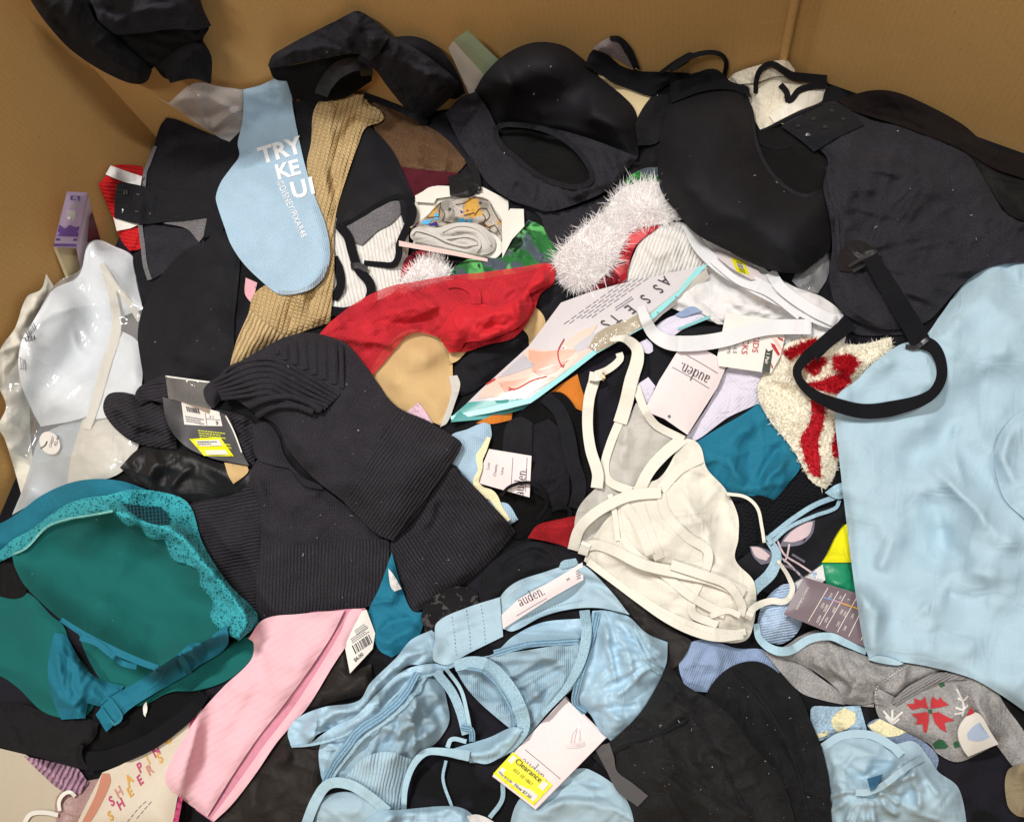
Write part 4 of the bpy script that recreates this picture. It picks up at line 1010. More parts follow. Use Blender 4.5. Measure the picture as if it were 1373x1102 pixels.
t = thing('black_moulded_bra', 'large black moulded bra with gathered side band, back centre', 'bra', 740, 190)
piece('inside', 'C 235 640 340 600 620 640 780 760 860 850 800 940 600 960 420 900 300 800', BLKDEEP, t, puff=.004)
piece('cup', 'C 132 450 180 370 270 280 380 222 470 208 580 230 680 305 760 390 860 470 925 545 942 650 938 780 850 750 640 668 480 628 340 606 240 612 190 545', BLKSMOOTH, t, puff=.075, prof='dome', noise=.25, gap=.004, folds=[('C 240 600 340 590 480 612 640 650 850 735', .004, 5)])
bb = piece('side_band', 'C -10 560 60 485 140 452 200 540 238 618 340 604 480 624 700 684 938 775 870 855 800 930 650 1000 500 1042 420 1022 300 980 200 905 130 805 60 700', BLK2, t, rad=[('C 930 780', 130, 200, 7, 110, .006, 4), ('C 90 500', 20, 80, 6, 110, .005, 4)], puff=.016, ew=9, noise=2.0, wscale=.4, gap=.004, ang=40,
      ruche=[('C 240 625 480 635 700 690 930 780', .004, 9, 8), ('C 20 560 130 800 300 985 500 1040 650 1000 800 930', .006, 14, 18), ('C 250 700 340 770 450 860 560 910 660 920 705 880', .005, 12, 14)],
      holes=['C 245 638 340 622 500 656 620 736 690 828 702 880 655 912 560 902 450 852 340 765 270 705'],
      folds=[('C 30 560 150 700 300 850 480 960', .007, 6), ('C 120 500 200 650 320 800', -.005, 6), ('C 520 1030 540 950 560 920', .007, 5), ('C 640 1000 650 950 680 930', .006, 5), ('C 420 1010 430 930 450 880', .006, 6), ('C 760 950 760 880 740 820', .006, 6), ('C 860 850 820 800 760 770', .005, 6), ('C 300 970 330 890 380 840', .006, 5)])
ribbon('opening_binding', 'C 243 634 340 616 500 648 625 728 698 824 712 884 658 920 555 910 440 860 330 772 262 710', 7, BLK, t, closed=True)
dashes('stitching', bb, 'C 120 540 190 660 230 690', STCH, w=.8, on=2, off=2)
dashes('stitching', bb, 'C 440 640 640 690 880 770', STCH, w=.8, on=2, off=2)
piece('satin_loop', 'C 5 870 60 855 118 848 150 900 138 950 60 972 12 962', BLKSATIN, t, puff=.014, ew=10, noise=.5, folds=[('C 90 850 100 960', .004, 4)])
ribbon('loop_end', 'C 100 780 140 860 150 940', 10, BLKSATIN, t)
ribbon('ring', 'C 130 905 155 925 145 955', 3, METALB, t)

t = thing('black_plunge_bra', 'glossy smooth black bra with twisted straps right of centre', 'bra', 990, 240)
piece('strap_lining', 'C 715 240 760 205 800 188 840 183 880 235 935 345 870 315 790 268', fabric('dusty_pink_strap_lining', hx('8d8183'), grain=.0003, var=.35), t, puff=.008)
ribbon('strap_curl', 'C 800 190 845 195 890 250 935 345', [(0, 6), (.5, 11), (1, 8)], BLKELAST, t, lift=.004)
piece('wing', 'C 930 600 1010 470 1100 400 1290 340 1290 460 1130 520 1070 610 1040 700 935 720', BLK, t, puff=.012, ew=10, noise=1.4)
piece('broad_strap', 'C 678 325 700 265 720 245 790 272 850 322 940 350 1060 355 1195 360 1180 392 1100 412 1040 445 1005 472 900 440 800 400 740 360', BLKELAST, t, puff=.010, ew=7, noise=.9, gap=.004, ang=15, folds=[('C 960 440 1040 410 1110 400', .006, 4), ('C 1000 380 1100 385 1180 370', -.004, 5)])
ribbon('thin_strap', 'C 1050 360 1130 305 1200 275 D 0 272 60 230 130 207 190 212 214 245 205 300', [(0, 5), (.4, 8), (1, 6)], BLKELAST, t, lift=[(0, 0), (.5, .03), (1, 0)])
piece('cup_inside', 'D 320 520 360 500 440 485 510 540 590 620 620 735 560 775 440 760 360 680', BLKDEEP, t, puff=.006)
ribbon('far_rim', 'D 330 545 380 570 440 575 495 552', 4, BLKELAST, t)
piece('cup', 'P 899 139 935 127 976 119 994 128 1007 148 1013 186 1026 220 1051 249 1079 261 1108 253 1115 282 1113 334 1100 346 1069 366 1020 358 969 333 931 312 907 284 889 262 882 235 884 195 891 160', BLKSMOOTH, t, puff=.085, prof='dome', noise=.2, gap=.004, ctrl=[(985, 170, .01, 25)], folds=[('D 210 360 250 440 290 560', -.006, 9), ('D 240 380 150 450 100 560', .003, 8)])
ribbon('neckline_binding', 'D 285 375 312 430 328 540 370 645 440 725 520 762 605 735', 5, BLKSMOOTH, t)
piece('strap_base', 'D -5 320 80 300 130 272 180 273 232 318 300 340 306 372 222 348 120 358 0 402', BLKELAST, t, puff=.012, ew=8, noise=1.0, ang=10, gap=.004, folds=[('D 130 280 200 330 290 350', .007, 6), ('D 20 320 100 310 180 300', -.004, 6)])
# ------------------------------------------------------------------ red tulle, beige cup, package
bt = piece('black_long_sleeve', 'G 20 1010 100 940 300 850 400 760 420 640 520 560 610 640 590 720 480 840 380 920 200 1070 100 1130 0 1150', BLK, puff=.016, ew=12, noise=1.2, folds=[('G 60 1020 250 930 400 850', .008, 7), ('G 430 700 500 640 590 620', .005, 8)])
tag(bt.ob, 'black sleeve running between the red satin and the glossy package', 'garment')
t = thing('beige_bra', 'beige smooth bra cup and band under the red tulle', 'bra', 560, 510)
piece('cup', 'P 495 500 512 472 540 445 562 442 590 454 605 466 604 520 603 548 590 570 570 562 545 552 530 546 508 515', BEIGE, t, puff=.030, ew=25, noise=.4)
ribbon('edge_binding', 'P 604 464 605 520 602 548 589 568', 4, BEIGE, t)
piece('band', 'G 355 800 385 740 412 700 450 718 482 772 470 832 402 897 396 845', BEIGE, t, puff=.012, ew=7, noise=.3, folds=[('G 405 720 440 770 430 850', -.005, 4)])
piece('strap_scrap', 'F 1110 930 1170 905 1200 920 1150 970 1112 985', BEIGE, t, puff=.004)
ps = piece('pale_pink_scrap', 'J 895 380 958 328 985 360 1035 440 960 430', fabric('pale_pink_terry', hx('dcb9c9'), pat='terry', per=4, depth=.0015), puff=.008)
tag(ps.ob, 'pale pink corner of cloth below the beige cup', 'garment')
gy = piece('grey_binding_loop', 'J 1110 200 1150 195 1165 240 1140 330 1100 430 1065 450 1100 360 1120 280', GREYC, puff=.006)
tag(gy.ob, 'light grey binding loop between the beige cup and the glossy package', 'garment')
t = thing('red_tulle_garment', 'bright red tulle and satin garment crumpled across the middle', 'garment', 590, 420)
piece('tulle_underlayer', 'P 470 446 500 424 540 408 580 400 620 394 660 386 700 376 735 366 738 378 720 394 710 420 686 444 650 452 615 450 590 436 560 430 530 440 508 462 490 470', RED, t, puff=.014, ew=14, noise=1.6, wscale=.6, wr=[('s', .005, 130, 16, -20, 9)])
piece('tulle', 'P 428 448 445 430 480 404 520 385 560 377 600 370 650 365 700 358 738 353 745 362 742 380 725 394 715 420 690 452 655 462 622 472 606 470 598 458 580 450 556 446 540 455 520 480 500 503 480 478 468 464 448 455', REDM, t, rad=[('P 738 362', 150, 186, 10, 240, .005, 4), ('P 438 450', -50, 12, 9, 130, .005, 4)], puff=.020, ew=14, noise=1.6, wscale=.7, step=2.6, th=.0004, gap=.004, wr=[('s', .005, 150, 15, -22, 11), ('s', .004, 90, 11, -35, 13)],
      folds=[('F 480 850 640 720 830 650 1000 600 1150 560', .006, 8), ('F 620 860 760 780 950 790 1100 700', -.008, 7), ('F 900 600 1000 680 1100 760', .006, 5), ('F 1080 550 1200 600 1250 660', .007, 5), ('F 760 900 900 830 1000 810', .008, 5), ('F 700 960 720 860 800 800', -.006, 6), ('F 560 790 700 790 820 700', .005, 5)])
piece('satin_body', 'G 360 650 400 590 440 530 480 488 528 508 522 580 470 610 402 640 418 700 365 790 270 840 180 870 90 880 60 920 10 930 -40 840 0 760 60 700 160 690 260 700', RED, t, rad=[('G 350 640', 60, 200, 10, 60, 0.0070, 3.5), ('G 510 540', 130, 200, 6, 50, 0.0070, 3), ('G 60 880', -70, 10, 6, 60, 0.0070, 3.5)], puff=.020, ew=10, noise=1.2, wscale=.6, step=2.6, gap=.002,
      folds=[('G 330 590 345 680 350 760', 0.0060, 4), ('G 400 640 350 660 320 590', 0.0048, 4), ('G 110 790 190 800 280 790 340 700', -0.0072, 5), ('G 150 780 240 820 290 740', 0.0042, 4), ('G 380 620 450 570 510 520', 0.0042, 5), ('G 420 540 450 560 520 560', -0.0036, 4), ('G 20 900 70 800 90 700', 0.0042, 6), ('G 90 760 200 740 290 720', 0.0054, 5)])
piece('gathered_edge', 'G -5 580 60 575 120 590 160 630 165 690 120 690 110 640 60 610 0 610', REDM, t, puff=.006, ew=6, noise=2.5, wscale=.2)

og = piece('orange_garment', 'K 480 300 560 240 640 190 660 260 685 340 670 375 600 345 540 320', ORNG, puff=.010)
tag(og.ob, 'orange cloth under the lower edge of the glossy package', 'garment')
o2 = piece('orange_scrap', 'K 140 430 230 390 320 375 315 415 220 435', ORNG, puff=.006)
tag(o2.ob, 'small orange strip below the teal end of the package', 'garment')
t = thing('hosiery_package', 'glossy hosiery package with aqua edge lying askew in the middle', 'package', 770, 470)
piece('teal_back', 'P 604 566 618 548 640 530 720 535 713 545 690 552 650 562', TEALCARD, t, rigid=.9, flat=True, gap=.002, th=.002)
pk = piece('printed_front', 'P 605 561 645 522 709 464 752 406 790 392 830 381 890 368 949 355 910 397 862 440 800 474 760 505 713 540 680 549', PKGW, t, rigid=.9, flat=True, gap=.010, th=.003, step=5)
piece('window_flap', 'G 990 735 1275 515 1290 560 1200 640 1060 740 1000 800', CARTONW, t, rigid=.9, flat=True, gap=-.004, th=.001, commit=False)
edge = decal('aqua_edge', pk, 'P 949 355 910 397 862 440 800 474 760 505 713 540 660 553 605 563 604 558 655 546 711 533 757 499 797 468 858 434 904 394 936 358', AQUA, smooth=False, dz=.0012)
decal('bottom_band', pk, 'P 606 558 628 539 700 534 712 539 660 552', TEALCARD, smooth=False, dz=.0008)
decal('figure_print', pk, 'K 170 270 260 190 330 130 400 60 480 70 600 75 700 60 720 80 600 160 520 220 420 280 380 320 250 300 150 310', SKIN2, dz=.0007)
decal('figure_print', pk, 'K 400 70 470 80 560 68 640 72 580 120 460 160 420 180 400 120', SKIN, dz=.0010)
decal('figure_print', pk, 'K 250 230 360 215 440 190 530 205 470 230 360 260 280 280', SKIN, dz=.0010)
decal('figure_shade', pk, 'K 420 175 480 165 560 130 600 120 520 185 450 200', SKIN3, dz=.0012)
decal('figure_print', pk, 'G 560 900 640 830 740 790 700 850 600 930', SKIN2, dz=.0008)
decal('grey_panel', pk, 'G 620 900 690 850 780 810 720 870 700 900 640 930', GREYPR, dz=.0009)
decal('grey_panel', pk, 'K 245 210 330 130 375 90 430 150 330 185', GREYPR, dz=.0013)
strokes('red_arrow', pk, ['G 575 860 545 920 550 970 570 1000', 'G 555 990 570 1000 575 985', 'K 190 240 235 210', 'K 200 235 235 215', 'K 300 255 330 265 420 220 490 200', 'K 298 270 330 260'], INKR, w=1.6, dz=.0016)
decal('clear_window', pk, 'G 695 900 730 840 790 800 880 770 960 728 1000 740 985 780 880 850 780 905 735 925 715 912', plain('window_tan', hx('a89878'), .5, .3), dz=.0018)
wn = piece('window_film', 'G 695 900 730 840 790 800 880 770 960 728 1000 740 985 780 880 850 780 905 735 925 715 912', CLEAR, t, puff=.008, ew=10, noise=.5, wscale=1, th=.0012, gap=.0045)
for ch, a, r in zip('ASSETS', ['G 1068 550', 'G 1028 590', 'G 965 640', 'G 892 690', 'G 820 735', 'G 770 765'], [148] * 6):
    text(pk, ch, a, 22, r, INK, dz=.0016, skew=-20, xs=.75)
text(pk, 'RED HOT', 'G 930 640', 6, 140, INKR, dz=.0016, xs=.8) if False else None
greek('small_print', pk, o('G 905 650')[0], o('G 800 720')[0] - o('G 905 650')[0], (4, 5), 2, INKG, seed=3)
for i in range(5):
    a = o('G 990 560')[0] + np.array([-7.0 * i, .3 * i]); b = o('G 690 770')[0] + np.array([-9.0 * i, 2.0 * i])
    dashes('copy_line', pk, np.array([a, (a + b) / 2, b]), INKG, w=.8, on=9, off=3)

# ------------------------------------------------------------------ teal cloth, candy sock, tags
tc_ = piece('teal_cloth', 'P 928 596 960 576 1000 553 1024 535 1046 550 1062 580 1071 610 1073 627 1056 650 1040 672 1014 666 975 661 952 642 938 620', TEALC, puff=.022, ew=16, noise=1.6, ang=-60, folds=[('L 200 170 240 240 290 310', .008, 8), ('L 130 210 260 90 330 70', .005, 10), ('L 440 120 380 200 340 320', -.008, 5), ('L 470 150 420 230 360 320', .008, 4), ('L 300 90 300 200 320 300', -.006, 10)])
tag(tc_.ob, 'teal jersey cloth folded between ivory bralette and candy striped sock', 'garment')
np_ = piece('navy_pointelle_sock', 'L 240 375 300 345 340 330 400 350 490 255 520 215 610 310 600 345 480 410 370 510 330 545 255 575', NAVYPT, puff=.020, ang=-20, noise=1.0)
tag(np_.ob, 'dark navy openwork knit sock below the teal cloth', 'sock')
t = thing('candy_stripe_sock', 'fuzzy cream sock with red stripes under the black strap loop', 'sock', 1090, 560)
CS = 'P 1016 520 1028 495 1036 478 1058 460 1085 452 1112 456 1150 462 1195 452 1200 492 1160 515 1135 540 1127 570 1126 605 1118 640 1107 656 1088 645 1066 607 1052 588 1035 568 1020 542'
cs = piece('body', CS, CREAMTERRY, t, puff=.030, ew=18, noise=1.6, wscale=.5, folds=[('H 470 560 500 640 560 720', -.010, 8), ('H 360 680 440 650 520 700', .006, 10), ('H 600 560 620 640 700 660', -.010, 7)])
STR = ['H 545 735 595 765 592 830 572 900 578 980 583 1045 545 1030 512 940 505 890 540 830', 'H 636 780 655 880 650 950 632 970 625 920 640 860', 'H 438 560 500 530 560 508 575 540 500 560 455 585', 'H 628 578 690 570 730 600 700 640 640 625', 'H 530 680 600 665 640 645 690 640 700 670 640 720 560 700', 'H 525 620 570 575 600 590 560 650']
for i, s in enumerate(STR):
    decal('red_stripe', cs, s, REDTERRY, t, dz=.0012)
fur('cream_pile', t, CS, 9000, .0040, .0010, FURC, cs, seed=8, skip=STR)
for i, s in enumerate(STR):
    fur('red_pile', t, s, 1500, .0050, .0010, FURR, cs, seed=20 + i)

t = thing('kids_sock_tag', 'cream sock tag with dark green one pair tab', 'tag', 1010, 460)
kt = piece('card', 'V 625 108 1040 165 1060 290 1030 420 960 552 890 545 570 500 560 430', PAPERW, t, rigid=.9, flat=True, gap=.008, th=.0006)
decal('pair_tab', kt, 'V 920 370 938 392 972 378 948 550 890 542', plain('dark_green_ink', hx('3b4438'), .5), t, smooth=False)
text(kt, '1 Pair', 'V 905 535', 7, -79 + 180, PAPERW, t, dz=.0012, bold=.02) if False else text(kt, '1 Pair', 'V 925 400', 6.6, 99, PAPERW, t, dz=.0014, bold=.02)
text(kt, 'KIDS', 'V 835 265', 11.5, 98, INKR, t, dz=.0012); text(kt, 'SOCKS', 'V 765 215', 11.5, 98, INKR, t, dz=.0012)
text(kt, '2.5-6.5', 'V 690 300', 7, 98, INKG, t, dz=.0012); text(kt, '(M)', 'V 640 360', 6, 98, INKG, t, dz=.0012)
decal('candy_print', kt, 'V 955 330 985 340 1025 415 1010 425 965 360', PSET, t, smooth=False); decal('candy_print', kt, 'V 1005 285 1045 300 1050 320 1010 300', PSET, t, smooth=False)
decal('candy_print', kt, 'V 955 470 970 500 975 525 960 510', PSET, t, smooth=False); decal('candy_print', kt, 'V 960 290 990 295 1040 370 1035 395', SKIN2, t, smooth=False)

# white strap that crosses the tags
t = thing('blush_swing_tag', 'blush swing tag lying upside down left of the lavender garment', 'tag', 920, 520)
at_ = piece('card', 'V 270 385 480 385 640 475 560 660 340 1008 170 890 22 830 130 610', PAPER, t, rigid=.92, flat=True, gap=.006, th=.0008)
glyphs(at_, *SERIF, 'V 510 575', 11.0, 206, INK, t, dz=.0012)
strokes('rule', at_, ['V 335 420 450 485 565 555', 'V 228 508 360 580 500 665'], INKG, w=.9, parent=t)
prints('eyelet', at_, [[(o('V 206 872')[0][0] + 2.2 * math.cos(a), o('V 206 872')[0][1] + 2.2 * math.sin(a)) for a in np.linspace(0, 6.28, 12)[:-1]]], METAL, t)
wsb = ribbon('white_elastic_strap', 'V -5 60 40 180 100 270 200 325 330 335 480 325 640 295 800 245 960 215 1260 210', [(0, 12), (.15, 17), (.3, 21), (1, 20)], WHELAST, None, lift=[(0, .002), (.3, .012), (.7, .012), (1, .004)])
tag(wsb, 'flat white elastic strap arching across the two paper tags', 'strap')

# ------------------------------------------------------------------ yellow, green, floral, baby sock, card: gap beside the big blue garment
gr = piece('green_satin_scrap', 'L 560 580 700 570 740 700 730 740 590 660', GRN, puff=.012, noise=1.5); tag(gr.ob, 'emerald green satin corner above the plum size card', 'garment')
ye = piece('yellow_scrap', 'L 585 592 620 520 655 455 690 440 730 560 715 592', YEL, puff=.014); tag(ye.ob, 'bright yellow cloth corner beside the big pale blue garment', 'garment')
wd_ = piece('white_dotted_scrap', 'L 470 670 540 630 590 600 600 660 560 690 500 700', WHITE, puff=.008); tag(wd_.ob, 'white cloth with small blue marks under the floral sock', 'garment')
prints('blue_marks', wd_, [o('L 550 632 566 630 568 640 552 642'), o('L 556 645 562 644 562 650 556 650')], plain('light_blue_print', hx('8fb5dc'), .8))
t = thing('navy_floral_sock', 'black sock with pink and grey leaf pattern', 'sock', 1070, 740)
nf = piece('body', 'L 255 590 370 500 540 395 690 365 700 400 645 480 585 590 520 645 400 705 370 710 300 650', fabric('black_sock_knit', hx('1d1d23'), pat='knit', per=3, depth=.0005, lint=.4), t, puff=.018, noise=.8)
decal('leaf_motif', nf, 'L 420 530 450 480 520 432 560 428 550 480 510 520 460 530', LEAFG, t); decal('leaf_motif', nf, 'L 435 510 470 470 530 436 552 434 535 485 480 512', LEAFP, t, dz=.0011)
decal('leaf_motif', nf, 'L 305 530 340 530 400 560 410 590 350 600 320 570', LEAFG, t); decal('leaf_motif', nf, 'L 310 530 345 535 385 565 370 585 330 570', LEAFP, t, dz=.0011)
strokes('stem_motif', nf, ['L 410 500 440 560 500 600 545 630', 'L 460 520 450 570 440 590', 'L 420 570 450 590 500 640'], LEAFP, w=2.5, parent=t); strokes('stem_motif', nf, ['L 430 600 480 620 510 650', 'L 470 560 520 590'], LEAFG, w=3, parent=t)
dk = piece('slate_blue_sock', 'L 30 1000 45 930 70 905 140 890 250 925 370 935 420 1000 400 1060 250 1100 60 1090', DENIM, puff=.018, noise=1.6, ang=20, folds=[('L 90 1010 150 930 160 900', -.006, 5), ('L 200 1010 180 960 170 920', .006, 6)])
tag(dk.ob, 'slate blue ribbed sock between ivory underwire and black cloth', 'sock')
gs = piece('grey_sheer_garment', 'O 400 120 470 155 560 215 700 330 800 400 780 450 740 500 690 540 650 420 560 290 480 200', SHEER, puff=.008); tag(gs.ob, 'sheer charcoal garment under the ivory underwire edge', 'garment')
bs_ = piece('baby_blue_sock', 'L 335 840 365 740 430 680 485 675 500 760 505 840 440 905 365 895', fabric('baby_blue_rib', hx('b5cdf0'), pat='rib', per=3.5, depth=.0008), puff=.022, ew=14, ang=80); tag(bs_.ob, 'baby blue ribbed sock toe left of the plum size card', 'sock')

# ------------------------------------------------------------------ grey sweater at lower right
t = thing('grey_sweater', 'grey marl sweater with red poinsettia print at lower right', 'sweater', 1230, 920)
piece('lining', 'Q 240 240 330 225 400 190 430 300 600 420 720 450 720 480 600 470 480 445 400 415 320 335', GREYK, t, puff=.010)
piece('sleeve', 'Q 250 240 330 215 400 170 480 145 560 200 700 262 890 285 1080 300 980 350 880 390 820 440 720 460 600 465 560 400 420 300', GREYK, t, rad=[('Q 720 440', 175, 255, 7, 95, .006, 4.5)], puff=.024, ew=12, noise=2.2, wscale=.5, ang=25, folds=[('Q 430 280 560 330 700 370', .008, 7), ('Q 440 200 600 260 720 300', -.006, 8), ('Q 500 350 580 380 620 440', -.010, 8), ('Q 720 350 780 330 880 300', .006, 4)])
gsw = piece('front', 'Q 720 430 740 400 820 440 900 370 1060 320 1200 340 1290 470 1400 640 1420 860 1373 800 1310 720 1250 640 1180 680 1080 718 995 680 960 640 800 575 745 530', GREYK, t, puff=.024, ew=16, noise=1.4, ang=15, folds=[('Q 1130 380 1180 480 1280 620', .010, 8), ('Q 1060 340 1100 460 1150 560', -.006, 8), ('Q 1200 380 1280 540 1380 680', -.008, 7)])
rb = piece('neck_rib', 'Q 800 460 820 430 900 370 1000 330 1110 340 1125 360 1040 365 940 400 860 445 815 470', fabric('grey_neck_rib', hx('8d8b8b'), pat='rib', per=4, depth=.001), t, puff=.010, ew=6, ang=60)
dashes('flatlock_stitching', gsw, 'Q 735 480 730 400 800 340 880 292', PWHT, t, w=1, on=2, off=2)
PET = ['Q 862 466 898 464 893 440 925 452 942 432 952 470 958 488 930 480 885 492', 'Q 966 486 968 452 975 432 998 452 1008 434 1022 452 1046 470 1008 480', 'Q 882 510 950 500 960 508 958 545 950 590 936 588 932 552 902 556 910 530', 'Q 972 506 1000 500 1022 512 1070 536 1028 548 1036 588 1008 574 985 548', ]
for s in PET: decal('poinsettia_petal', gsw, s, PSET, t, smooth=False, dz=.0012)
prints('poinsettia_heart', gsw, [o('Q 957 490 973 490 973 506 957 506')], PGRN, t, dz=.0014)
for s in ('Q 975 640 1000 620 1020 622 1045 650 1030 660 985 660', 'Q 1065 635 1085 625 1095 650 1070 658', 'Q 1000 375 1020 368 1030 385 1010 395'): decal('leaf_print', gsw, s, PGRN, t, smooth=False, dz=.0012)
strokes('snowflake_print', gsw, ['Q 800 490 800 550', 'Q 760 495 800 540 845 500', 'Q 770 520 800 555 830 530', 'Q 1080 400 1110 470 1105 520', 'Q 1085 440 1110 450 1130 430', 'Q 1075 480 1105 490 1130 470', 'Q 1070 510 1105 505'], PWHT, w=3, parent=t, dz=.0012)
tg = piece('rounded_hang_tag', 'Q 1085 600 1095 555 1140 505 1180 510 1230 590 1262 640 1200 665 1130 695 1105 660', PAPERW, rigid=.9, flat=False, gap=.008, th=.001)
tag(tg.ob, 'white rounded tag with pale blue panel on the grey sweater', 'tag')
decal('blue_panel', tg, 'Q 1125 595 1150 565 1180 545 1225 610 1180 628 1130 622', plain('pale_blue_print', hx('aebfd8'), .5)); decal('red_corner', tg, 'Q 1120 520 1142 478 1158 505 1135 515', PSET, smooth=False)
bc = piece('blue_cream_sock', 'Q 445 490 460 475 560 478 660 472 690 580 640 600 560 600 480 630 450 580', fabric('powder_blue_plush', hx('a7c4da'), pat='terry', per=4, depth=.001), puff=.022, ew=12, noise=1.4, wscale=.5); tag(bc.ob, 'powder blue plush sock with cream patch below the black cloth', 'sock')
decal('cream_patch', bc, 'Q 535 550 545 515 590 482 640 505 638 545 600 575 560 590', CREAMY, dz=.001); decal('cream_patch', bc, 'Q 460 600 520 580 520 600 470 620', CREAMY, dz=.001)
cb = piece('cream_plush_scrap', 'Q 690 560 700 545 745 530 800 560 860 590 950 640 1000 700 990 760 900 700 740 620', fabric('slate_plush', hx('7b8ba6'), pat='terry', per=4, depth=.001), puff=.012, noise=1.5); tag(cb.ob, 'slate and cream plush cloth beneath the grey sweater', 'garment')
decal('cream_patch', cb, 'Q 695 560 745 530 860 588 820 605 740 605', CREAMY, dz=.001)
bp_ = piece('beige_scrap', 'Q 1300 760 1373 720 1400 960 1340 950 1300 900', fabric('khaki_cloth', hx('8d8067'), var=.1), puff=.012); tag(bp_.ob, 'khaki cloth corner at the lower right edge', 'garment')
t = thing('pale_blue_panties', 'pale blue panties bunched at the lower right below the grey sweater', 'panties', 1180, 1040)
piece('seat', 'Q 490 650 580 595 700 590 800 640 892 628 960 700 1000 760 1080 820 1110 900 1130 1050 540 1060 528 860 515 740', LBLUE, t, rad=[('Q 690 850', -50, 200, 12, 62, 0.0119, 3.6), ('Q 900 690', 60, 160, 8, 80, 0.0119, 4), ('Q 560 700', 20, 110, 6, 60, 0.0102, 4)], puff=.034, ew=22, noise=2.0, wscale=.6, folds=[('Q 560 740 620 740 670 790 690 840', -.012, 7), ('Q 640 860 720 830 850 720 930 690', .012, 7), ('Q 660 880 800 880 900 830', -.008, 7), ('Q 680 760 760 770 830 720', -.014, 9), ('Q 700 1000 760 900 860 860', .006, 10)])
ribbon('waist_elastic', 'Q 495 655 580 605 700 600 800 650 840 690', 11, LBLUE, t); ribbon('leg_elastic', 'Q 935 700 850 750 760 820 690 850 640 850', 9, LBLUE, t, lift=.004)
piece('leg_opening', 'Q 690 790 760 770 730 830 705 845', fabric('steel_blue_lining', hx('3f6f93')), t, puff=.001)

# ------------------------------------------------------------------ the plum card and the big pale blue garment
t = thing('plum_size_card', 'plum coloured size chart card tucked under the pale blue garment', 'card', 1110, 820)
pl = piece('card', 'W 300 262 880 440 1100 640 1020 1030 945 1000 85 655', PLUM, t, rigid=.9, flat=True, gap=.010, th=.0008)
strokes('chart_rule', pl, ['W 553 375 345 730', 'W 665 412 460 770', 'W 740 440 530 800', 'W 855 480 650 845', 'W 900 630 770 890', 'W 940 850 900 930'], PAPERW, w=.9, parent=t)
for s, m in (('W 505 480 610 508', plain('blue_rule', hx('6f8fc0'), .5)), ('W 615 510 690 535', plain('pink_rule', hx('c08aa6'), .5)), ('W 690 537 880 600', OCH)): strokes('colour_rule', pl, [s], m, w=1.8, parent=t, dz=.0009)
text(pl, 'Luxury Collection', 'W 335 365', 5.2, 118, PAPERW, t, xs=.9)
for s, a in (('XXL', 'W 585 425'), ('XL', 'W 680 455'), ('L', 'W 765 490'), ('38DD', 'W 540 545'), ('42D', 'W 500 530'), ('40DD', 'W 465 660'), ('36D', 'W 620 575'), ('42D', 'W 540 680'), ('38D', 'W 700 595'), ('36C', 'W 665 725'), ('36C', 'W 735 620'), ('38C', 'W 735 770'), ('34C', 'W 815 640')):
    text(pl, s, a, 4.6, 117, PAPERW, t)

t = thing('blue_strappy_bra', 'pale blue straps looping beside the ivory bralette and size card', 'bra', 1060, 780)
ribbon('strap', 'L 645 335 560 368 470 425 400 480 370 505', 7, BSATIN2, t, lift=.006); ribbon('strap', 'L 655 350 640 380 560 410 460 455 385 520', 5, BSATIN2, t, lift=.006)
ribbon('strap', 'L 375 500 410 560 390 630 330 690 290 740 285 800', [(0, 9), (.4, 16), (1, 14)], BSATIN2, t, lift=[(0, .004), (.5, .012), (1, .004)])
ribbon('strap', 'L 330 830 345 890 400 932 460 935 540 890 620 880 680 905 760 940', [(0, 8), (.3, 12), (1, 9)], GLIT, t, lift=.004)
ribbon('ring', 'L 362 492 378 500 390 520', 5, BSATIN2, t, lift=.008)
piece('lace_end', 'L 598 320 640 290 690 275 690 320 660 345 620 335', BSATIN2, t, puff=.008, noise=2, wscale=.3)

t = thing('pale_blue_bodysuit', 'large smooth pale blue garment spread along the right edge', 'garment', 1270, 650)
bx_ = piece('body', 'P 1440 325 1362 336 1330 348 1290 384 1260 424 1238 452 1205 463 1170 488 1148 510 1121 532 1119 556 1128 640 1135 700 1145 780 1158 862 1166 884 1228 890 1300 908 1340 930 1380 958 1450 1010', LBLUE, t, rad=[('L 935 200', 50, 110, 3, 140, .003, 16), ('P 1152 870', -95, -60, 4, 190, .003, 15), ('P 1128 570', -25, 60, 3, 140, .0025, 15)], puff=.034, ew=14, noise=.7, wscale=1.8, ang=10, step=3.6, gap=.004,
      folds=[('L 780 150 800 350 830 560', .004, 26), ('L 880 470 845 560 800 640', .007, 11), ('L 900 120 930 300 920 480', -.004, 26), ('L 935 200 1010 225 1100 300 1220 430 1370 560', .017, 15), ('L 1000 300 1040 420 1080 540 1180 620', -.013, 26), ('L 1040 655 1120 628 1240 645 1370 655', .010, 13), ('L 1060 700 1150 725 1260 745', -.009, 15), ('H 1110 420 1130 460 1060 500', .006, 10), ('H 1290 210 1330 260 1373 270', -.008, 12), ('H 1000 720 1080 680 1200 640', .005, 16), ('L 1120 30 1110 160 1150 300', .007, 8), ('L 960 760 1010 800 1020 880', .006, 18)])
piece('rolled_hem', 'L 765 968 800 955 850 962 905 985 880 992 800 980', LBLUE, t, puff=.010, ew=6, noise=.5)
piece('upper_layer', 'H 1373 780 1320 820 1270 900 1255 980 1265 1045 L 1262 250 1300 350 1373 420 1440 480 1440 0 1373 0', LBLUE, t, puff=.018, ew=10, noise=1.0, folds=[('L 1320 60 1300 180 1340 300', .008, 10)])

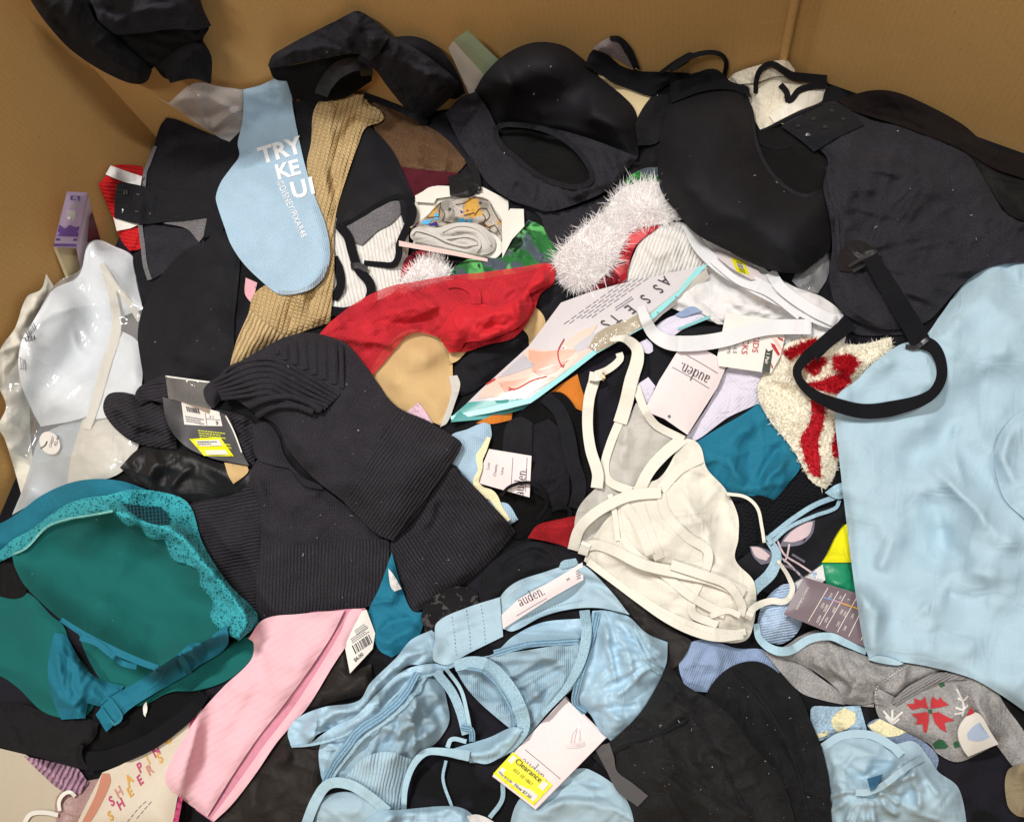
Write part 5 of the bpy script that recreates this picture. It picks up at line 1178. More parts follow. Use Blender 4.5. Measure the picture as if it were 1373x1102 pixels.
# ------------------------------------------------------------------ black longline garment at the right back
t = thing('black_longline_bra', 'black longline bra with hook panel and broad strap loop at right', 'bra', 1210, 280)
piece('side_wing', 'H 630 220 690 235 760 300 830 400 905 490 735 492 690 470 560 600 600 500 650 440 690 380 660 300', BLK2, t, puff=.012, noise=1.2)
body = piece('body', 'P 1046 162 1070 150 1100 140 1135 136 1165 160 1230 173 1300 198 1345 262 1440 248 1440 352 1332 356 1290 382 1252 424 1236 434 1192 442 1152 432 1122 410 1112 370 1116 330 1112 290 1104 250 1110 215 1092 196 1066 180', BLK2, t, rad=[('P 1150 350', -75, 35, 10, 170, 0.0098, 6), ('P 1105 200', 0, 80, 7, 120, 0.0070, 6)], puff=.030, ew=18, noise=2.6, wscale=.9, gap=.004, ang=-15,
      folds=[('D 620 640 700 720 800 760', .006, 8), ('D 900 560 1000 680 1040 800', .007, 10), ('D 780 540 900 640 980 760', -.005, 12), ('D 1160 590 1260 740 1300 850', -.006, 8), ('H 760 100 900 120 1100 60', .005, 8), ('H 700 160 900 240 1100 260', -.005, 9), ('D 620 660 640 800 660 871', .007, 7), ('H 900 330 1050 300 1200 200', .005, 8)])
piece('shadowed_end', 'D 1160 590 1250 655 1373 695 1440 720 1440 860 1373 860 1300 820', BLKDEEP, t, puff=.006)  # deeper black puts shade into the colour of this end
piece('waist_elastic', 'D 640 392 770 354 860 356 960 392 1130 482 1240 570 1373 612 1440 640 1440 700 1373 690 1250 652 1150 592 960 512 850 478 700 424', BLKBROWN, t, puff=.014, ew=7, noise=.8, ang=25, folds=[('D 690 425 850 470 960 502 1150 582 1373 680', -.006, 4)])
ribbon('waist_piping', 'D 690 420 800 455 900 485 980 515 1100 560 1180 605 1260 650 1380 690', 5, BLKBROWN, t, lift=.002)
hp_ = piece('hook_panel', 'D 428 492 500 455 590 405 680 418 752 486 640 540 556 592 520 560', BLK, t, puff=.008, ew=6, noise=.3, folds=[('D 520 540 640 500 730 460', .003, 4), ('D 470 500 560 465 650 410', .003, 4)])
for a in ('D 495 490', 'D 553 462', 'D 625 430', 'D 532 525', 'D 598 494', 'D 670 462'):
    c = o(a)[0]; prints('hook', hp_, [[(c[0] + 3.2 * math.cos(q) * (1 + .3 * math.sin(q)), c[1] + 2.2 * math.sin(q)) for q in np.linspace(0, 6.28, 10)[:-1]]], METALB, t, dz=.0015)
ribbon('piping', 'D 350 512 480 452 590 405', 4, BLKELAST, t)
ribbon('seam', 'D 610 650 625 760 H 640 0 650 150 655 230', 5, BLK2, t)
piece('strap_anchor', 'H 650 190 690 130 740 125 800 160 812 178 760 220 700 245 655 240', BLKSATIN, t, puff=.010, ew=8, noise=1.4, wscale=.3)
ribbon('slider', 'H 690 225 740 195 805 165', 4, METALB, t, lift=.002); ribbon('slider', 'H 705 245 760 215 815 178', 4, METALB, t, lift=.002)
ribbon('broad_strap', 'H 775 185 830 280 890 380 940 460 970 520', [(0, 21), (.5, 27), (1, 28)], BLKELAST, t, lift=.006)
ribbon('strap_loop', 'H 700 440 600 520 520 585 490 640 540 712 640 762 760 788 900 768 1005 728 1048 670 1050 600 1020 540 965 515', [(0, 22), (.12, 19), (.28, 11), (.45, 19), (.62, 21), (.78, 14), (.88, 15), (1, 20)], BLKELAST, t, lift=[(0, .004), (.25, .02), (.5, .014), (.75, .018), (1, .006)])
ribbon('loop_keeper', 'H 912 535 950 540 1000 505', 6, METALB, t, lift=.004)
# ------------------------------------------------------------------ black lace panties with tag, blue sock beside it
t = thing('black_lace_panties', 'black lace panties with a blush hang tag in the middle', 'panties', 710, 620)
piece('seat', 'K 200 520 330 400 460 300 560 280 640 370 700 500 740 640 720 760 650 870 560 930 420 960 350 1000 280 960 240 800 220 650', BLKDEEP, t, puff=.014, noise=1.4)
piece('lace_panel', 'K 420 440 500 410 570 480 590 560 600 700 590 830 530 860 470 800 420 760 400 640 410 540', fabric('black_corded_lace', hx('232228'), pat='crepe', per=9, depth=.003, groove=.5, col2=hx('0c0c0e')), t, puff=.012, noise=2, wscale=.4)
piece('satin_panel', 'K 290 440 360 400 420 430 415 590 270 570', BLKSMOOTH, t, puff=.008)
ribbon('waist_elastic', 'K 480 300 550 370 590 480 615 620 650 740 625 850', [(0, 18), (.5, 20), (1, 18)], BLK, t, lift=.003)
tg = piece('hang_tag', 'K 205 558 414 592 404 796 138 722', PAPER, t, rigid=.9, flat=True, gap=.006, th=.0008)
glyphs(tg, *SERIF, 'K 372 790', 9.5, -82, INK, t, dz=.001)
strokes('rule', tg, ['K 322 600 312 760', 'K 392 600 384 770'], INKG, w=.7, parent=t)
for s, a in (('Cheeky', 'K 238 695'), ('Lace', 'K 272 685'), ('Low', 'K 205 660')): text(tg, s, a, 5.5, -82, INKG, t)
ribbon('thin_strap', 'K 262 788 310 742 400 724 460 758 488 830 440 905', 4.5, BLKELAST, t, lift=.012); ribbon('thin_strap', 'K 500 862 560 845 598 855 600 890 540 990', 5, BLKELAST, t, lift=.006)
rl = piece('red_lace_scrap', 'K 395 995 440 935 520 910 640 885 670 940 650 1070 570 1035 500 1015', REDL, puff=.010, noise=2); tag(rl.ob, 'red lace scrap below the black lace panties', 'garment')
t = thing('blue_scalloped_sock', 'pale blue plush sock with cream scalloped edge under the charcoal socks', 'sock', 640, 640)
piece('body', 'K 10 500 100 460 180 428 212 440 216 500 175 570 168 640 145 720 205 770 250 815 300 830 348 905 292 942 180 870 120 810 70 700 -10 640', LBLUEK, t, puff=.016, ew=10, noise=.9)
ribbon('cream_scallops', 'K 205 500 178 560 158 600 160 660 140 720 165 760 220 790 250 840 262 880 300 915', [(0, 5), (.2, 11), (.35, 5), (.5, 9), (.65, 14), (.8, 9), (.9, 16), (1, 8)], CREAMY, t)
strokes('smile_motif', TOP, ['K 0 650 30 640 60 670 76 712'], INK, w=2.5, parent=t, dz=.0012)

# ------------------------------------------------------------------ ivory bralette
t = thing('ivory_bralette', 'ivory strappy bralette with mesh panels and underwired cup', 'bra', 880, 690)
piece('back_panel', 'K 640 860 740 740 800 690 900 750 1060 780 1286 900 1286 1102 900 1102 720 1060 620 1040', IVMESH, t, puff=.010, noise=1)
piece('mesh_panel', 'K 825 455 880 420 930 330 985 390 1035 445 1160 505 1040 590 960 690 905 765 800 700 772 650 800 560', IVMESH, t, puff=.014, noise=1.5, folds=[('K 880 440 890 500 860 540', .008, 5), ('K 940 480 880 580 860 660', .005, 8)])
cupb = piece('cup', 'P 850 652 885 640 917 590 930 590 940 600 948 628 972 655 989 690 990 722 986 750 1010 778 1014 805 1010 838 1000 858 970 861 935 852 898 838 860 808 820 778 783 752 790 730 825 680', IVORY, t, puff=.042, ew=36, noise=1.6, gap=.003, folds=[('K 1165 520 1080 640 1050 770', .004, 6), ('K 1180 740 1286 700', -.004, 10), ('L 20 440 120 520 200 620', -.007, 9), ('O 530 30 640 140 760 240', .004, 6)])
band = lambda p, w, lift=.001, nm='band': ribbon(nm, p, w * .88 if isinstance(w, (int, float)) else [(q, x * .88) for q, x in w], IVBAND, t, lift=lift)
band('K 935 160 895 320 840 440 800 540 775 640 795 715 905 765', 13); band('K 930 250 960 340 1000 410 1040 450 1165 512', 12)
band('K 1160 505 1060 590 985 680 930 800', 18); band('K 1250 600 1140 660 1050 760', 16)
band('K 1050 780 1080 880 1180 990 1286 1080 O 800 280 900 340', [(0, 15), (1, 12)]); band('K 945 830 985 950 1045 1100', 16); band('K 800 780 825 880 840 1010', 8); band('K 870 830 940 930 1000 1080', 14)
band('O 530 0 590 70 700 150 800 230 930 300', [(0, 12), (1, 14)]); band('O 560 205 690 290 830 350 960 372 1010 365', [(0, 9), (.5, 12), (1, 10)], nm='underwire_casing'); band('O 400 95 500 170 600 245 700 315 800 365 900 390 1000 380', 11, nm='underwire_casing')
band('K 1052 772 900 788 790 835 695 900 645 960 618 1055', [(0, 17), (.6, 16), (1, 17)], [(0, .004), (.5, .012), (1, .004)], 'cross_strap')
band('O 375 40 430 30 500 52 610 105 740 135 880 165 1005 220', [(0, 15), (1, 18)], [(0, .006), (.5, .010), (1, .006)], 'cross_strap')
band('L 0 600 120 640 220 680 275 760 270 800', [(0, 15), (1, 12)], .006, 'cross_strap'); band('L 150 800 220 780 270 800', 9)
band('K 735 750 740 680 705 560 690 440 698 310 728 205', [(0, 18), (.5, 16), (1, 17)], [(0, .004), (.5, .012), (1, .008)], 'strap')
band('K 730 192 790 168 850 115 845 85', 11, .012, 'strap'); band('K 800 20 870 15 930 60 935 120 905 220 880 330 850 430', [(0, 5), (.2, 15), (.4, 20), (1, 21)], [(0, .008), (1, .003)], 'strap')
ribbon('slider', 'K 698 198 735 202 772 190', 12, WHPL, t, lift=.012); ribbon('slider_bar', 'K 765 182 772 200 765 222', 2.5, plain('brass_rim', hx('b59a5a'), .4, .5, .6), t, lift=.014)
ribbon('slider', 'O 378 68 385 45 395 20', 13, WHPL, t, lift=.006)
band('L 218 325 290 338 335 380 352 450 362 515', 5, .010, 'thin_strap'); band('L 415 585 455 645 472 700 445 742 385 742 320 770 298 812', [(0, 5), (.5, 9), (1, 12)], .006, 'thin_strap')
dashes('stitching', cupb, 'K 1120 900 1220 880 1286 870', GREYC, t, w=.6, on=2, off=2)

# ------------------------------------------------------------------ charcoal socks bundle
bl = piece('black_satin_slip', 'I 590 650 680 560 800 530 1000 600 1130 640 1240 660 1250 750 1100 810 920 820 700 740', BLKSATIN, puff=.014, noise=1.6, folds=[('I 700 720 780 640 900 600', .006, 6), ('I 810 770 880 690 980 640', .007, 5)])
tag(bl.ob, 'black satin slip in the shadow under the rolled charcoal socks', 'slip')
bt2 = piece('beige_scrap', 'I 1105 625 1218 640 1222 672 1150 730 1125 690', BEIGE, puff=.008); tag(bt2.ob, 'small beige corner under the charcoal sock bundle', 'garment')
t = thing('charcoal_sock_bundle', 'bundle of charcoal ribbed knee socks held by a paper wrap', 'socks', 400, 640)
piece('rolled_foot', 'I 508 340 530 292 575 278 640 285 720 315 810 370 860 430 870 560 720 542 640 515 560 450 515 385', SOCKDK, t, puff=.034, ew=12, noise=.9, ang=70, folds=[('I 560 350 600 420 680 480 820 490', -.014, 5), ('I 540 330 570 320 640 350', -.008, 4), ('I 600 300 720 350 830 420', .006, 6)])
piece('rolled_foot', 'I 665 295 690 250 790 197 850 205 860 330 800 330 740 320 690 345', SOCKDK, t, puff=.022, ew=10, noise=.8, ang=80, folds=[('I 700 320 730 280 820 250', -.008, 4)])
piece('rolled_foot', 'I 1060 360 1150 380 1240 420 1270 520 1250 640 1190 590 1130 480', SOCKDK, t, puff=.020, ew=9, noise=1.2, ang=60, folds=[('I 1120 430 1180 440 1250 460', -.008, 4), ('I 1140 480 1200 490 1260 520', -.008, 4), ('I 1110 400 1180 400 1240 420', .006, 4)])
wp = piece('paper_wrap', 'I 800 300 830 312 900 330 1020 375 1110 390 1160 480 1200 590 1228 640 1130 622 1040 602 930 555 850 480 815 400', CHARC, t, puff=.016, ew=20, noise=0, gap=.003, ang=10, bl=8)
wf_ = piece('film_wrap', 'I 815 200 930 218 1035 230 1060 300 1030 385 900 330 830 310', CLEAR2, t, puff=.006, ew=8, noise=1, th=.0004)
ribbon('wrap_edge', 'I 815 200 930 216 1035 230', 2.0, WHPL, t); ribbon('wrap_edge', 'I 1110 392 1150 470 1190 575', 1.8, WHPL, t)
stk = decal('barcode_label', wp, 'I 893 325 985 350 1080 375 1096 446 1000 444 908 438', PAPERW, t, smooth=False, dz=.0014)
bars('barcode', wp, o('I 920 350')[0], o('I 985 362')[0] - o('I 920 350')[0], (2, 7), 14, INK, t).location.z += .0022
greek('label_print', wp, o('I 915 395')[0], o('I 1010 412')[0] - o('I 915 395')[0], (2, 9), 3, INKG, t).location.z += .0022
strokes('label_rule', wp, ['I 1010 380 1018 440', 'I 1012 410 1085 415'], INKG, w=.6, parent=t, dz=.0024); text(wp, '9', 'I 1060 440', 8, 5, INK, t, dz=.0024); text(wp, 'S 1', 'I 1030 405', 5, 8, INK, t, dz=.0024)
greek('yellow_print', wp, o('I 975 462')[0], o('I 1115 478')[0] - o('I 975 462')[0], (3, 13), 4, YINK, t); greek('yellow_print', wp, o('I 1090 525')[0], o('I 1145 535')[0] - o('I 1090 525')[0], (3, 8), 2, YINK, t, 4)
decal('clearance_sticker', wp, 'I 932 508 1085 500 1152 594 1005 592', YELST, t, smooth=False, dz=.0014)
prints('sticker_box', wp, [o('I 960 517 1080 512 1095 542 985 545'), o('I 1010 565 1110 562 1125 585 1020 586')], PAPERW, t, dz=.0024)
greek('sticker_print', wp, o('I 975 522')[0], o('I 1085 520')[0] - o('I 975 522')[0], (2, 6), 2, INK, t, 5).location.z += .0022; bars('barcode', wp, o('I 1030 570')[0], o('I 1110 568')[0] - o('I 1030 570')[0], (2, 4), 12, INKG, t, 7).location.z += .0022
piece('leg', 'P 221 684 268 672 318 661 338 640 352 650 356 700 352 800 342 836 322 806 272 757 246 727 227 702', SOCKDK, t, puff=.020, ew=10, noise=.8, ang=80, gap=.003)
piece('leg', 'P 516 730 552 702 580 640 606 622 640 656 678 696 692 712 664 745 622 782 556 822 536 792 518 758', SOCKDK, t, puff=.022, ew=10, noise=1.0, ang=-35, gap=.003, folds=[('P 560 740 580 700 600 660', -.005, 8), ('J 1020 800 1030 880 960 960', .005, 6)])
piece('leg', 'P 334 640 350 610 365 602 398 636 440 660 500 710 520 735 523 780 526 808 480 815 430 821 346 834 343 790 350 715 345 670', SOCKDKF, t, puff=.024, ew=10, noise=.8, ang=2, gap=.003, folds=[('J 150 650 190 800 190 1000', .006, 8), ('J 330 660 420 760 500 760', .008, 5)])
piece('leg_cuff', 'P 350 735 420 728 521 722 523 780 526 808 480 815 430 821 346 834 344 790', SOCKDK, t, puff=.004, ew=5, noise=.3, ang=2)
piece('heel', 'J 140 440 210 430 270 500 300 590 380 690 480 740 490 760 400 740 330 660 250 640 160 600', SOCKDKF, t, puff=.016, ew=8, noise=.7)
tl = piece('leg', 'P 274 520 298 501 330 480 360 463 385 451 415 446 450 454 466 462 490 490 530 543 575 565 612 588 620 596 612 610 590 640 560 690 527 726 500 712 460 672 422 642 386 602 372 572 340 552 316 536 300 532 286 548 276 538', SOCKDKF, t, puff=.032, ew=14, noise=.7, ang=35, gap=.003, step=2.3,
     folds=[('J 850 360 820 600 600 800', -.003, 8), ('J 20 300 60 320 130 400', .010, 7)])
# raised cords of the cable pattern
for s, w in (('J 262 70 266 92', 8), ('J 300 45 304 118', 10), ('J 348 24 352 142', 10), ('J 396 16 400 166', 10), ('J 444 12 448 190', 10), ('J 492 16 496 214', 10), ('J 540 26 545 238', 10), ('J 578 48 584 258', 7)):
    ribbon('raised_cord', s, w, SOCKDKF, t, crown=.0024, th=.0015, gap=.0002)
for i in range(7):
    k = 25 * i
    ribbon('raised_cord', f'J {-60 + 8*i} {215 + 16*i} {20 + 14*i} {165 + 22*i} {130 + 10*i} {122 + 27*i} {250 - 2*i} {118 + 28*i} {400 - 8*i} {190 + 25*i} {570 - 14*i} {292 + 14*i}'.replace('-60', '-20'), 5.2, SOCKDKF, t, crown=.0022, th=.0015, gap=.0002)
ribbon('raised_cord', 'J 120 350 220 310 330 300 420 330 480 368', 8, SOCKDKF, t, crown=.003, gap=.0004); ribbon('raised_cord', 'J 160 400 250 350 350 345 440 375', 8, SOCKDKF, t, crown=.003, gap=.0004)

piece('leg_cuff', 'J 860 360 1010 430 1155 510 1172 540 1130 620 1060 720 940 870 830 1008 760 980 600 830 690 640 790 480', SOCKDK, t, puff=.004, ew=5, noise=.3, ang=35)

# ------------------------------------------------------------------ teal bra and the lower left corner
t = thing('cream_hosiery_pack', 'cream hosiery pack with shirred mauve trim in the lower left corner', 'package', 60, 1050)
piece('card', 'R -120 640 150 705 300 800 400 900 380 1150 -120 1150', plain('dim_cream_card', hx('b9ad98'), .4, .4), t, rigid=1.0, flat=True)  # cream base darkened, shade over this corner put into the colour
piece('mauve_strip', 'R 330 960 420 880 560 850 640 830 560 960 450 1130 330 1130', fabric('rosy_beige_film', hx('a98a86'), rough=.35, spec=.5), t, puff=.010)
piece('shirred_trim', 'R 140 715 300 745 440 775 520 870 470 935 360 915 250 825', MAUVE, t, puff=.014, ew=8, ang=30)
ribbon('hanger_hook', 'R 350 1035 345 985 370 940 410 925 440 950', 5, WHPL, t, lift=.006); ribbon('hanger_hook', 'R 140 1110 180 1055 260 1045 340 1060', 6, WHPL, t, lift=.004)
t = thing('shaping_sheers_box', 'cream box with colourful lettering lying by the pink sock', 'box', 190, 1040)
sb = piece('printed_front', 'R 440 1130 600 810 700 770 950 640 1100 510 1168 410 1185 430 1120 700 1040 960 1005 1150 440 1150', plain('cream_box_print', hx('c6bba8'), .35, .4), t, rigid=1.0, flat=True, gap=.003, th=.003)
decal('tan_figure_print', sb, 'R 470 1120 560 940 600 815 640 815 650 860 600 980 520 1110', SKIN3, t)
decal('magenta_edge', sb, 'R 1130 450 1166 415 1140 560 1112 590 1100 580', MAG, t, smooth=False); decal('magenta_edge', sb, 'R 1050 945 1072 960 1040 1130 1005 1130', MAG, t, smooth=False)
for word, cs_, ms in (('SHAPING', 'R 672 975 715 922 775 848 838 778 885 732 932 682 1000 612', [MAG, SKIN3, OCH, MAG, OCH, MAG, OCH]), ('SHEERS', 'R 665 1062 725 992 780 922 838 852 895 792 955 722', [OCH, MAG, OCH, MAG, SKIN3, OCH])):
    for ch, c, m in zip(word, o(cs_), ms):
        text(sb, ch, (c[0] - 1.5, c[1] + 6.0), 18, -44, m, t, xs=.8, skew=18, bold=.03, align='CENTER')
dashes('copy_line', sb, 'R 745 1100 820 1010 880 960', INKG, t, w=.8, on=6, off=2); dashes('copy_line', sb, 'R 800 1080 860 1010 900 965', INKG, t, w=.8, on=6, off=2)
t = thing('black_lace_brief', 'black lace brief with wide elastic under the teal bra', 'panties', 120, 960)
piece('inside', 'R 500 520 700 480 900 380 1120 330 1200 340 1190 390 1000 560 760 690 560 740', BLKDEEP, t, puff=.004)
piece('lace_side', 'R -60 400 120 408 240 448 320 480 500 490 580 520 560 600 490 690 510 800 300 742 150 702 -60 645', fabric('black_floral_lace', hx('211f22'), pat='crepe', per=11, depth=.003, groove=.5, col2=hx('0b0b0c')), t, puff=.016, ew=10, noise=1.5)
ribbon('waist_elastic', 'R 1195 350 1120 450 1000 550 880 630 750 690 620 735 500 745', [(0, 16), (.4, 21), (1, 26)], BLKELAST, t, lift=.008); ribbon('seam', 'R 480 650 470 720 520 795', 4, BLK, t)

t = thing('teal_bra', 'teal lace trimmed bra lying open at the lower left', 'bra', 140, 820)
piece('lower_cup', 'M -120 640 0 650 130 640 260 760 310 800 360 920 460 1060 R 560 380 500 480 360 490 240 445 100 310 -20 240 -160 260', TEALIN, t, puff=.020, ew=20, noise=.7)
piece('far_cup', 'M 380 830 640 960 860 980 1000 930 1240 850 1290 900 1200 1010 R 1312 280 1150 330 1000 340 800 420 640 330 520 150', TEALIN, t, puff=.012, noise=.6)
piece('shadow_side', 'M -60 470 60 470 130 600 120 650 60 670 -60 640', BLKDEEP, t, puff=.002)  # black sheet standing in for shade between band and cup
piece('band', 'M -120 330 0 300 100 240 200 165 330 105 450 82 590 90 700 125 760 150 560 190 440 210 300 250 180 310 60 410 -120 470', TEALSAT, t, puff=.020, ew=12, noise=1.2, ang=-25)
cp = piece('cup', 'M 60 460 150 405 230 310 400 255 560 235 700 280 860 330 1000 480 1120 620 1220 780 1180 870 1090 850 980 905 860 965 760 1015 640 965 500 885 380 835 300 775 130 615 75 520', TEALIN, t, puff=.060, prof='bowl', noise=.5, gap=.004, step=4.5, ctrl=[(110, 720, .004, 40)])
lt = piece('lace_trim', 'M -120 470 0 432 60 382 150 332 300 222 400 180 540 158 640 133 820 150 930 205 1000 400 1130 600 1262 735 1275 795 1180 875 1110 832 1040 765 1052 685 990 605 985 540 920 500 860 482 835 440 810 375 760 378 725 360 690 312 630 310 580 262 550 238 400 262 230 312 150 405 70 455 -120 540', TEALLACE, t, puff=.010, ew=6, noise=1.6, wscale=.4, gap=.003, step=3.2)
ribbon('piping', 'M 60 455 130 420 230 318 330 280 430 262 555 240', 3, fabric('pale_teal_piping', hx('74b5ae'), pat='rib', per=3), t, lift=.003)
piece('fishnet_inset', 'M 600 200 720 215 800 225 830 300 790 305 720 290 640 240', fabric('dark_teal_fishnet', hx('1c6674'), pat='check', per=3.4, depth=.002, groove=.9, col2=hx('062028')), t, puff=.002, noise=.3, ang=40)
rg_ = np.random.default_rng(5)
tris = []
for path in ('M 550 238 580 262 630 310 690 312 725 360 760 378 810 375 835 440 860 482 920 500 985 540 990 605 1052 685 1040 765 1110 832 1180 875',):
    c = curve(path, False, 3.2, 200); tg_ = np.gradient(c, axis=0); tg_ /= np.linalg.norm(tg_, axis=1)[:, None]; nn = np.stack([-tg_[:, 1], tg_[:, 0]], 1)
    for i in range(0, len(c) - 1):
        tris.append([c[i] - nn[i] * 1.5, c[i + 1] - nn[i + 1] * 1.5, (c[i] + c[i + 1]) / 2 + nn[i] * 2.6])
prints('picot_edge', TOP, tris, TEALLACE, t, dz=.001)
piece('gore', 'R 320 -10 380 5 440 100 500 200 600 270 725 305 700 345 610 420 515 405 500 492 360 500 330 440 300 330 280 230 290 110', TEALSAT, t, rad=[('R 400 490', -125, -55, 7, 85, 0.0108, 3.2)], puff=.020, ew=8, noise=1.6, wscale=.4, ang=70, folds=[('R 330 60 350 250 400 440', .010, 5), ('R 390 60 420 260 440 400', -.006, 5), ('R 400 50 480 220 620 320', .008, 4)])
ribbon('wire_casing', 'M 300 772 420 850 560 925 700 985 800 1020', [(0, 6), (.5, 10), (1, 8)], TEALSAT, t)
ribbon('wire_casing', 'R 470 20 560 50 640 110 720 170 800 190', 8, TEALSAT, t)
st = piece('strap', 'R 560 470 640 378 800 280 1040 120 1110 60 1200 40 1330 -60 1330 70 1160 190 1090 240 900 350 760 440 700 502 622 572', TEALSAT, t, puff=.012, ew=7, noise=.5, gap=.008, ang=-32, folds=[('R 1040 125 1090 235', -.005, 3), ('R 1110 70 1180 180', .007, 6), ('R 1190 50 1240 120', -.005, 4)])
ribbon('slider', 'R 592 405 625 372 655 390 712 475 705 505 672 530 655 515 592 425', 3.2, plain('teal_enamel', hx('1d6f84'), .35, .5), t, lift=.003, corner=60); ribbon('slider', 'R 1055 130 1090 190 1110 235', 9, TEALSAT, t, lift=.003)
clp = piece('hang_pin', 'R 840 420 858 395 864 440 852 485 842 470', WHPL, t, puff=.002, gap=.002)

# ------------------------------------------------------------------ lower middle: pink sock, teal cloth, stocking, blue satin bra
sn = piece('sheer_stocking', 'N 470 400 500 520 570 490 580 600 420 640 270 690 250 790 390 810 390 900 340 1150 60 1150 -40 1102 0 1040 200 800', SHEER, puff=.020, noise=1.6, folds=[('N 150 950 180 880 230 850 250 800', .010, 7), ('N 130 1060 140 960 180 920', -.008, 8), ('N 330 600 450 590 540 560', .006, 10)])
tag(sn.ob, 'sheer charcoal stocking between the pink sock and the blue satin bra', 'stocking')
te2 = piece('teal_shirt', 'N 560 290 600 200 650 60 690 200 730 285 775 290 768 350 740 405 650 465 600 435 575 360', TEALC, puff=.020, noise=1.8, folds=[('N 580 370 660 330 750 310', -.008, 6), ('N 600 420 690 370 765 330', .007, 6), ('N 640 260 660 180 650 110', .006, 6)])
tag(te2.ob, 'teal shirt corner below the charcoal sock cuffs', 'garment')
wl2 = piece('white_scrap', 'N 636 120 660 150 688 200 660 210 645 190', WHITE, puff=.003); tag(wl2.ob, 'tiny white fold between two charcoal sock cuffs', 'garment')
bl2 = piece('floral_black_lace', 'N 765 300 800 240 900 190 980 210 990 290 900 340 830 345 790 390', fabric('taupe_black_lace', hx('1c1b1d'), pat='crepe', per=5, depth=.001, dye=[(hx('4a4644'), .09, .58)]), puff=.012); tag(bl2.ob, 'black and taupe floral lace left of the rolled black garment', 'garment')
bo = piece('rolled_black_garment', 'O -10 215 0 130 80 60 180 18 290 48 400 115 470 180 300 150 150 190 60 240 -20 280', BLK, puff=.034, ew=14, noise=1.0, folds=[('O 90 150 100 90 170 60 240 80 250 110', -.014, 5), ('O 110 130 150 80 210 90', .008, 4), ('O 20 200 120 140 300 100', .006, 8), ('O 60 80 180 40 300 90', .008, 6)])
tag(bo.ob, 'rolled black garment behind the blue satin bra band', 'garment')
t = thing('pink_sock', 'pale pink pinstriped sock stretched diagonally at the lower left', 'sock', 350, 960)
piece('under_layer', 'P 400 830 450 818 490 815 474 850 446 893 412 948 372 994 342 1038 311 1078 286 1102 262 1085 320 1000', fabric('shaded_pink_jersey', hx('cf8b9f'), var=.05), t, puff=.008, ew=6, noise=.5)  # deeper pink puts the shade of the fold into the colour
pks = piece('upper_layer', 'P 354 830 400 823 462 818 446 850 420 890 384 940 345 990 310 1042 278 1094 247 1073 222 1047 232 1015 265 960 300 920 336 885 340 862 333 856', PINK, t, puff=.018, ew=9, noise=.7, ang=122 - 90 + 25, gap=.003, folds=[('P 380 840 350 900 270 1020', .003, 12), ('N 100 420 150 470 140 540', -.004, 6), ('P 300 930 330 890 350 870', .004, 6)])
piece('folded_edge', 'P 484 816 488 822 474 850 446 893 412 948 372 994 342 1038 311 1078 288 1100 283 1097 318 1050 352 1002 392 950 426 898 456 848 470 818', PINK, t, puff=.008, ew=5, noise=.4, ang=57)
ptg = piece('price_tag', 'N 468 422 500 350 535 285 552 280 586 372 576 432 488 527', PAPERW, rigid=.9, flat=True, gap=.006, th=.0006); tag(ptg.ob, 'white price tag with barcode beside the pink sock', 'tag')
bars('barcode', ptg, o('N 495 420')[0], o('N 562 375')[0] - o('N 495 420')[0], (5, 11), 13, INK); text(ptg, '$6.00', 'N 508 482', 6.6, -38, INK, bold=.02)
greek('small_print', ptg, o('N 490 392')[0], o('N 560 345')[0] - o('N 490 392')[0], (3, 7), 3, INKG); greek('small_print', ptg, o('N 505 360')[0], o('N 552 325')[0] - o('N 505 360')[0], (3, 7), 3, INKG, seed=3)

t = thing('blue_satin_bra', 'pale blue satin bra with hook band and mesh at the bottom centre', 'bra', 640, 930)
piece('lower_sheet', 'X 780 1010 820 890 900 850 1000 790 1060 785 1180 870 1260 1010', LBLUE, t, puff=.016, noise=1.8, folds=[('X 930 850 1050 830 1130 840', -.008, 4), ('X 900 890 1040 870 1150 880', -.006, 4), ('X 840 940 1000 900 1120 900', .008, 8)])
piece('inner_cup', 'X 590 420 720 395 860 375 1035 345 1035 420 1005 505 935 565 885 610 820 670 700 570 640 505', BMESH, t, rad=[('X 1030 380', 120, 195, 8, 130, 0.0108, 4)], puff=.020, prof='bowl', noise=2.0, wscale=.6, gap=.003, folds=[('X 760 430 850 470 900 560', .010, 8), ('X 860 440 950 440 1000 480', -.008, 8), ('X 720 470 800 520 860 600', .008, 7), ('X 800 420 900 400 1000 400', .006, 7)])
piece('inner_back', 'X 690 405 740 385 800 330 900 282 1035 268 1035 345 900 355', BSATIN, t, puff=.012, noise=1.8, wscale=.5, folds=[('X 800 340 920 310 1030 300', -.006, 7)])
ribbon('zigzag_seam', 'X 735 388 850 358 940 350 1035 345', 9, BTRIM, t)
piece('back_wing', 'X 28 655 60 610 150 572 270 550 310 490 400 402 450 342 520 308 545 330 560 400 520 430 440 430 380 490 300 570 250 625 190 645 130 665 95 706 38 705', BSATIN, t, rad=[('X 545 360', 128, 170, 7, 150, 0.0108, 3.5), ('X 50 670', -50, 10, 7, 70, 0.0108, 3.5)], puff=.024, ew=9, noise=2.2, wscale=.45, gap=.003, folds=[('X 60 640 160 600 280 570 330 510 430 410 520 350', .009, 5), ('X 100 650 200 620 300 550 400 450 520 390', -.009, 4), ('X 50 690 70 640 110 660', -.012, 6), ('X 330 480 420 390 520 330', .006, 4)])
piece('under_wing', 'X 140 700 200 650 280 610 330 640 290 700 220 760 160 850 140 800', BSATIN, t, puff=.014, noise=1.8, wscale=.4)
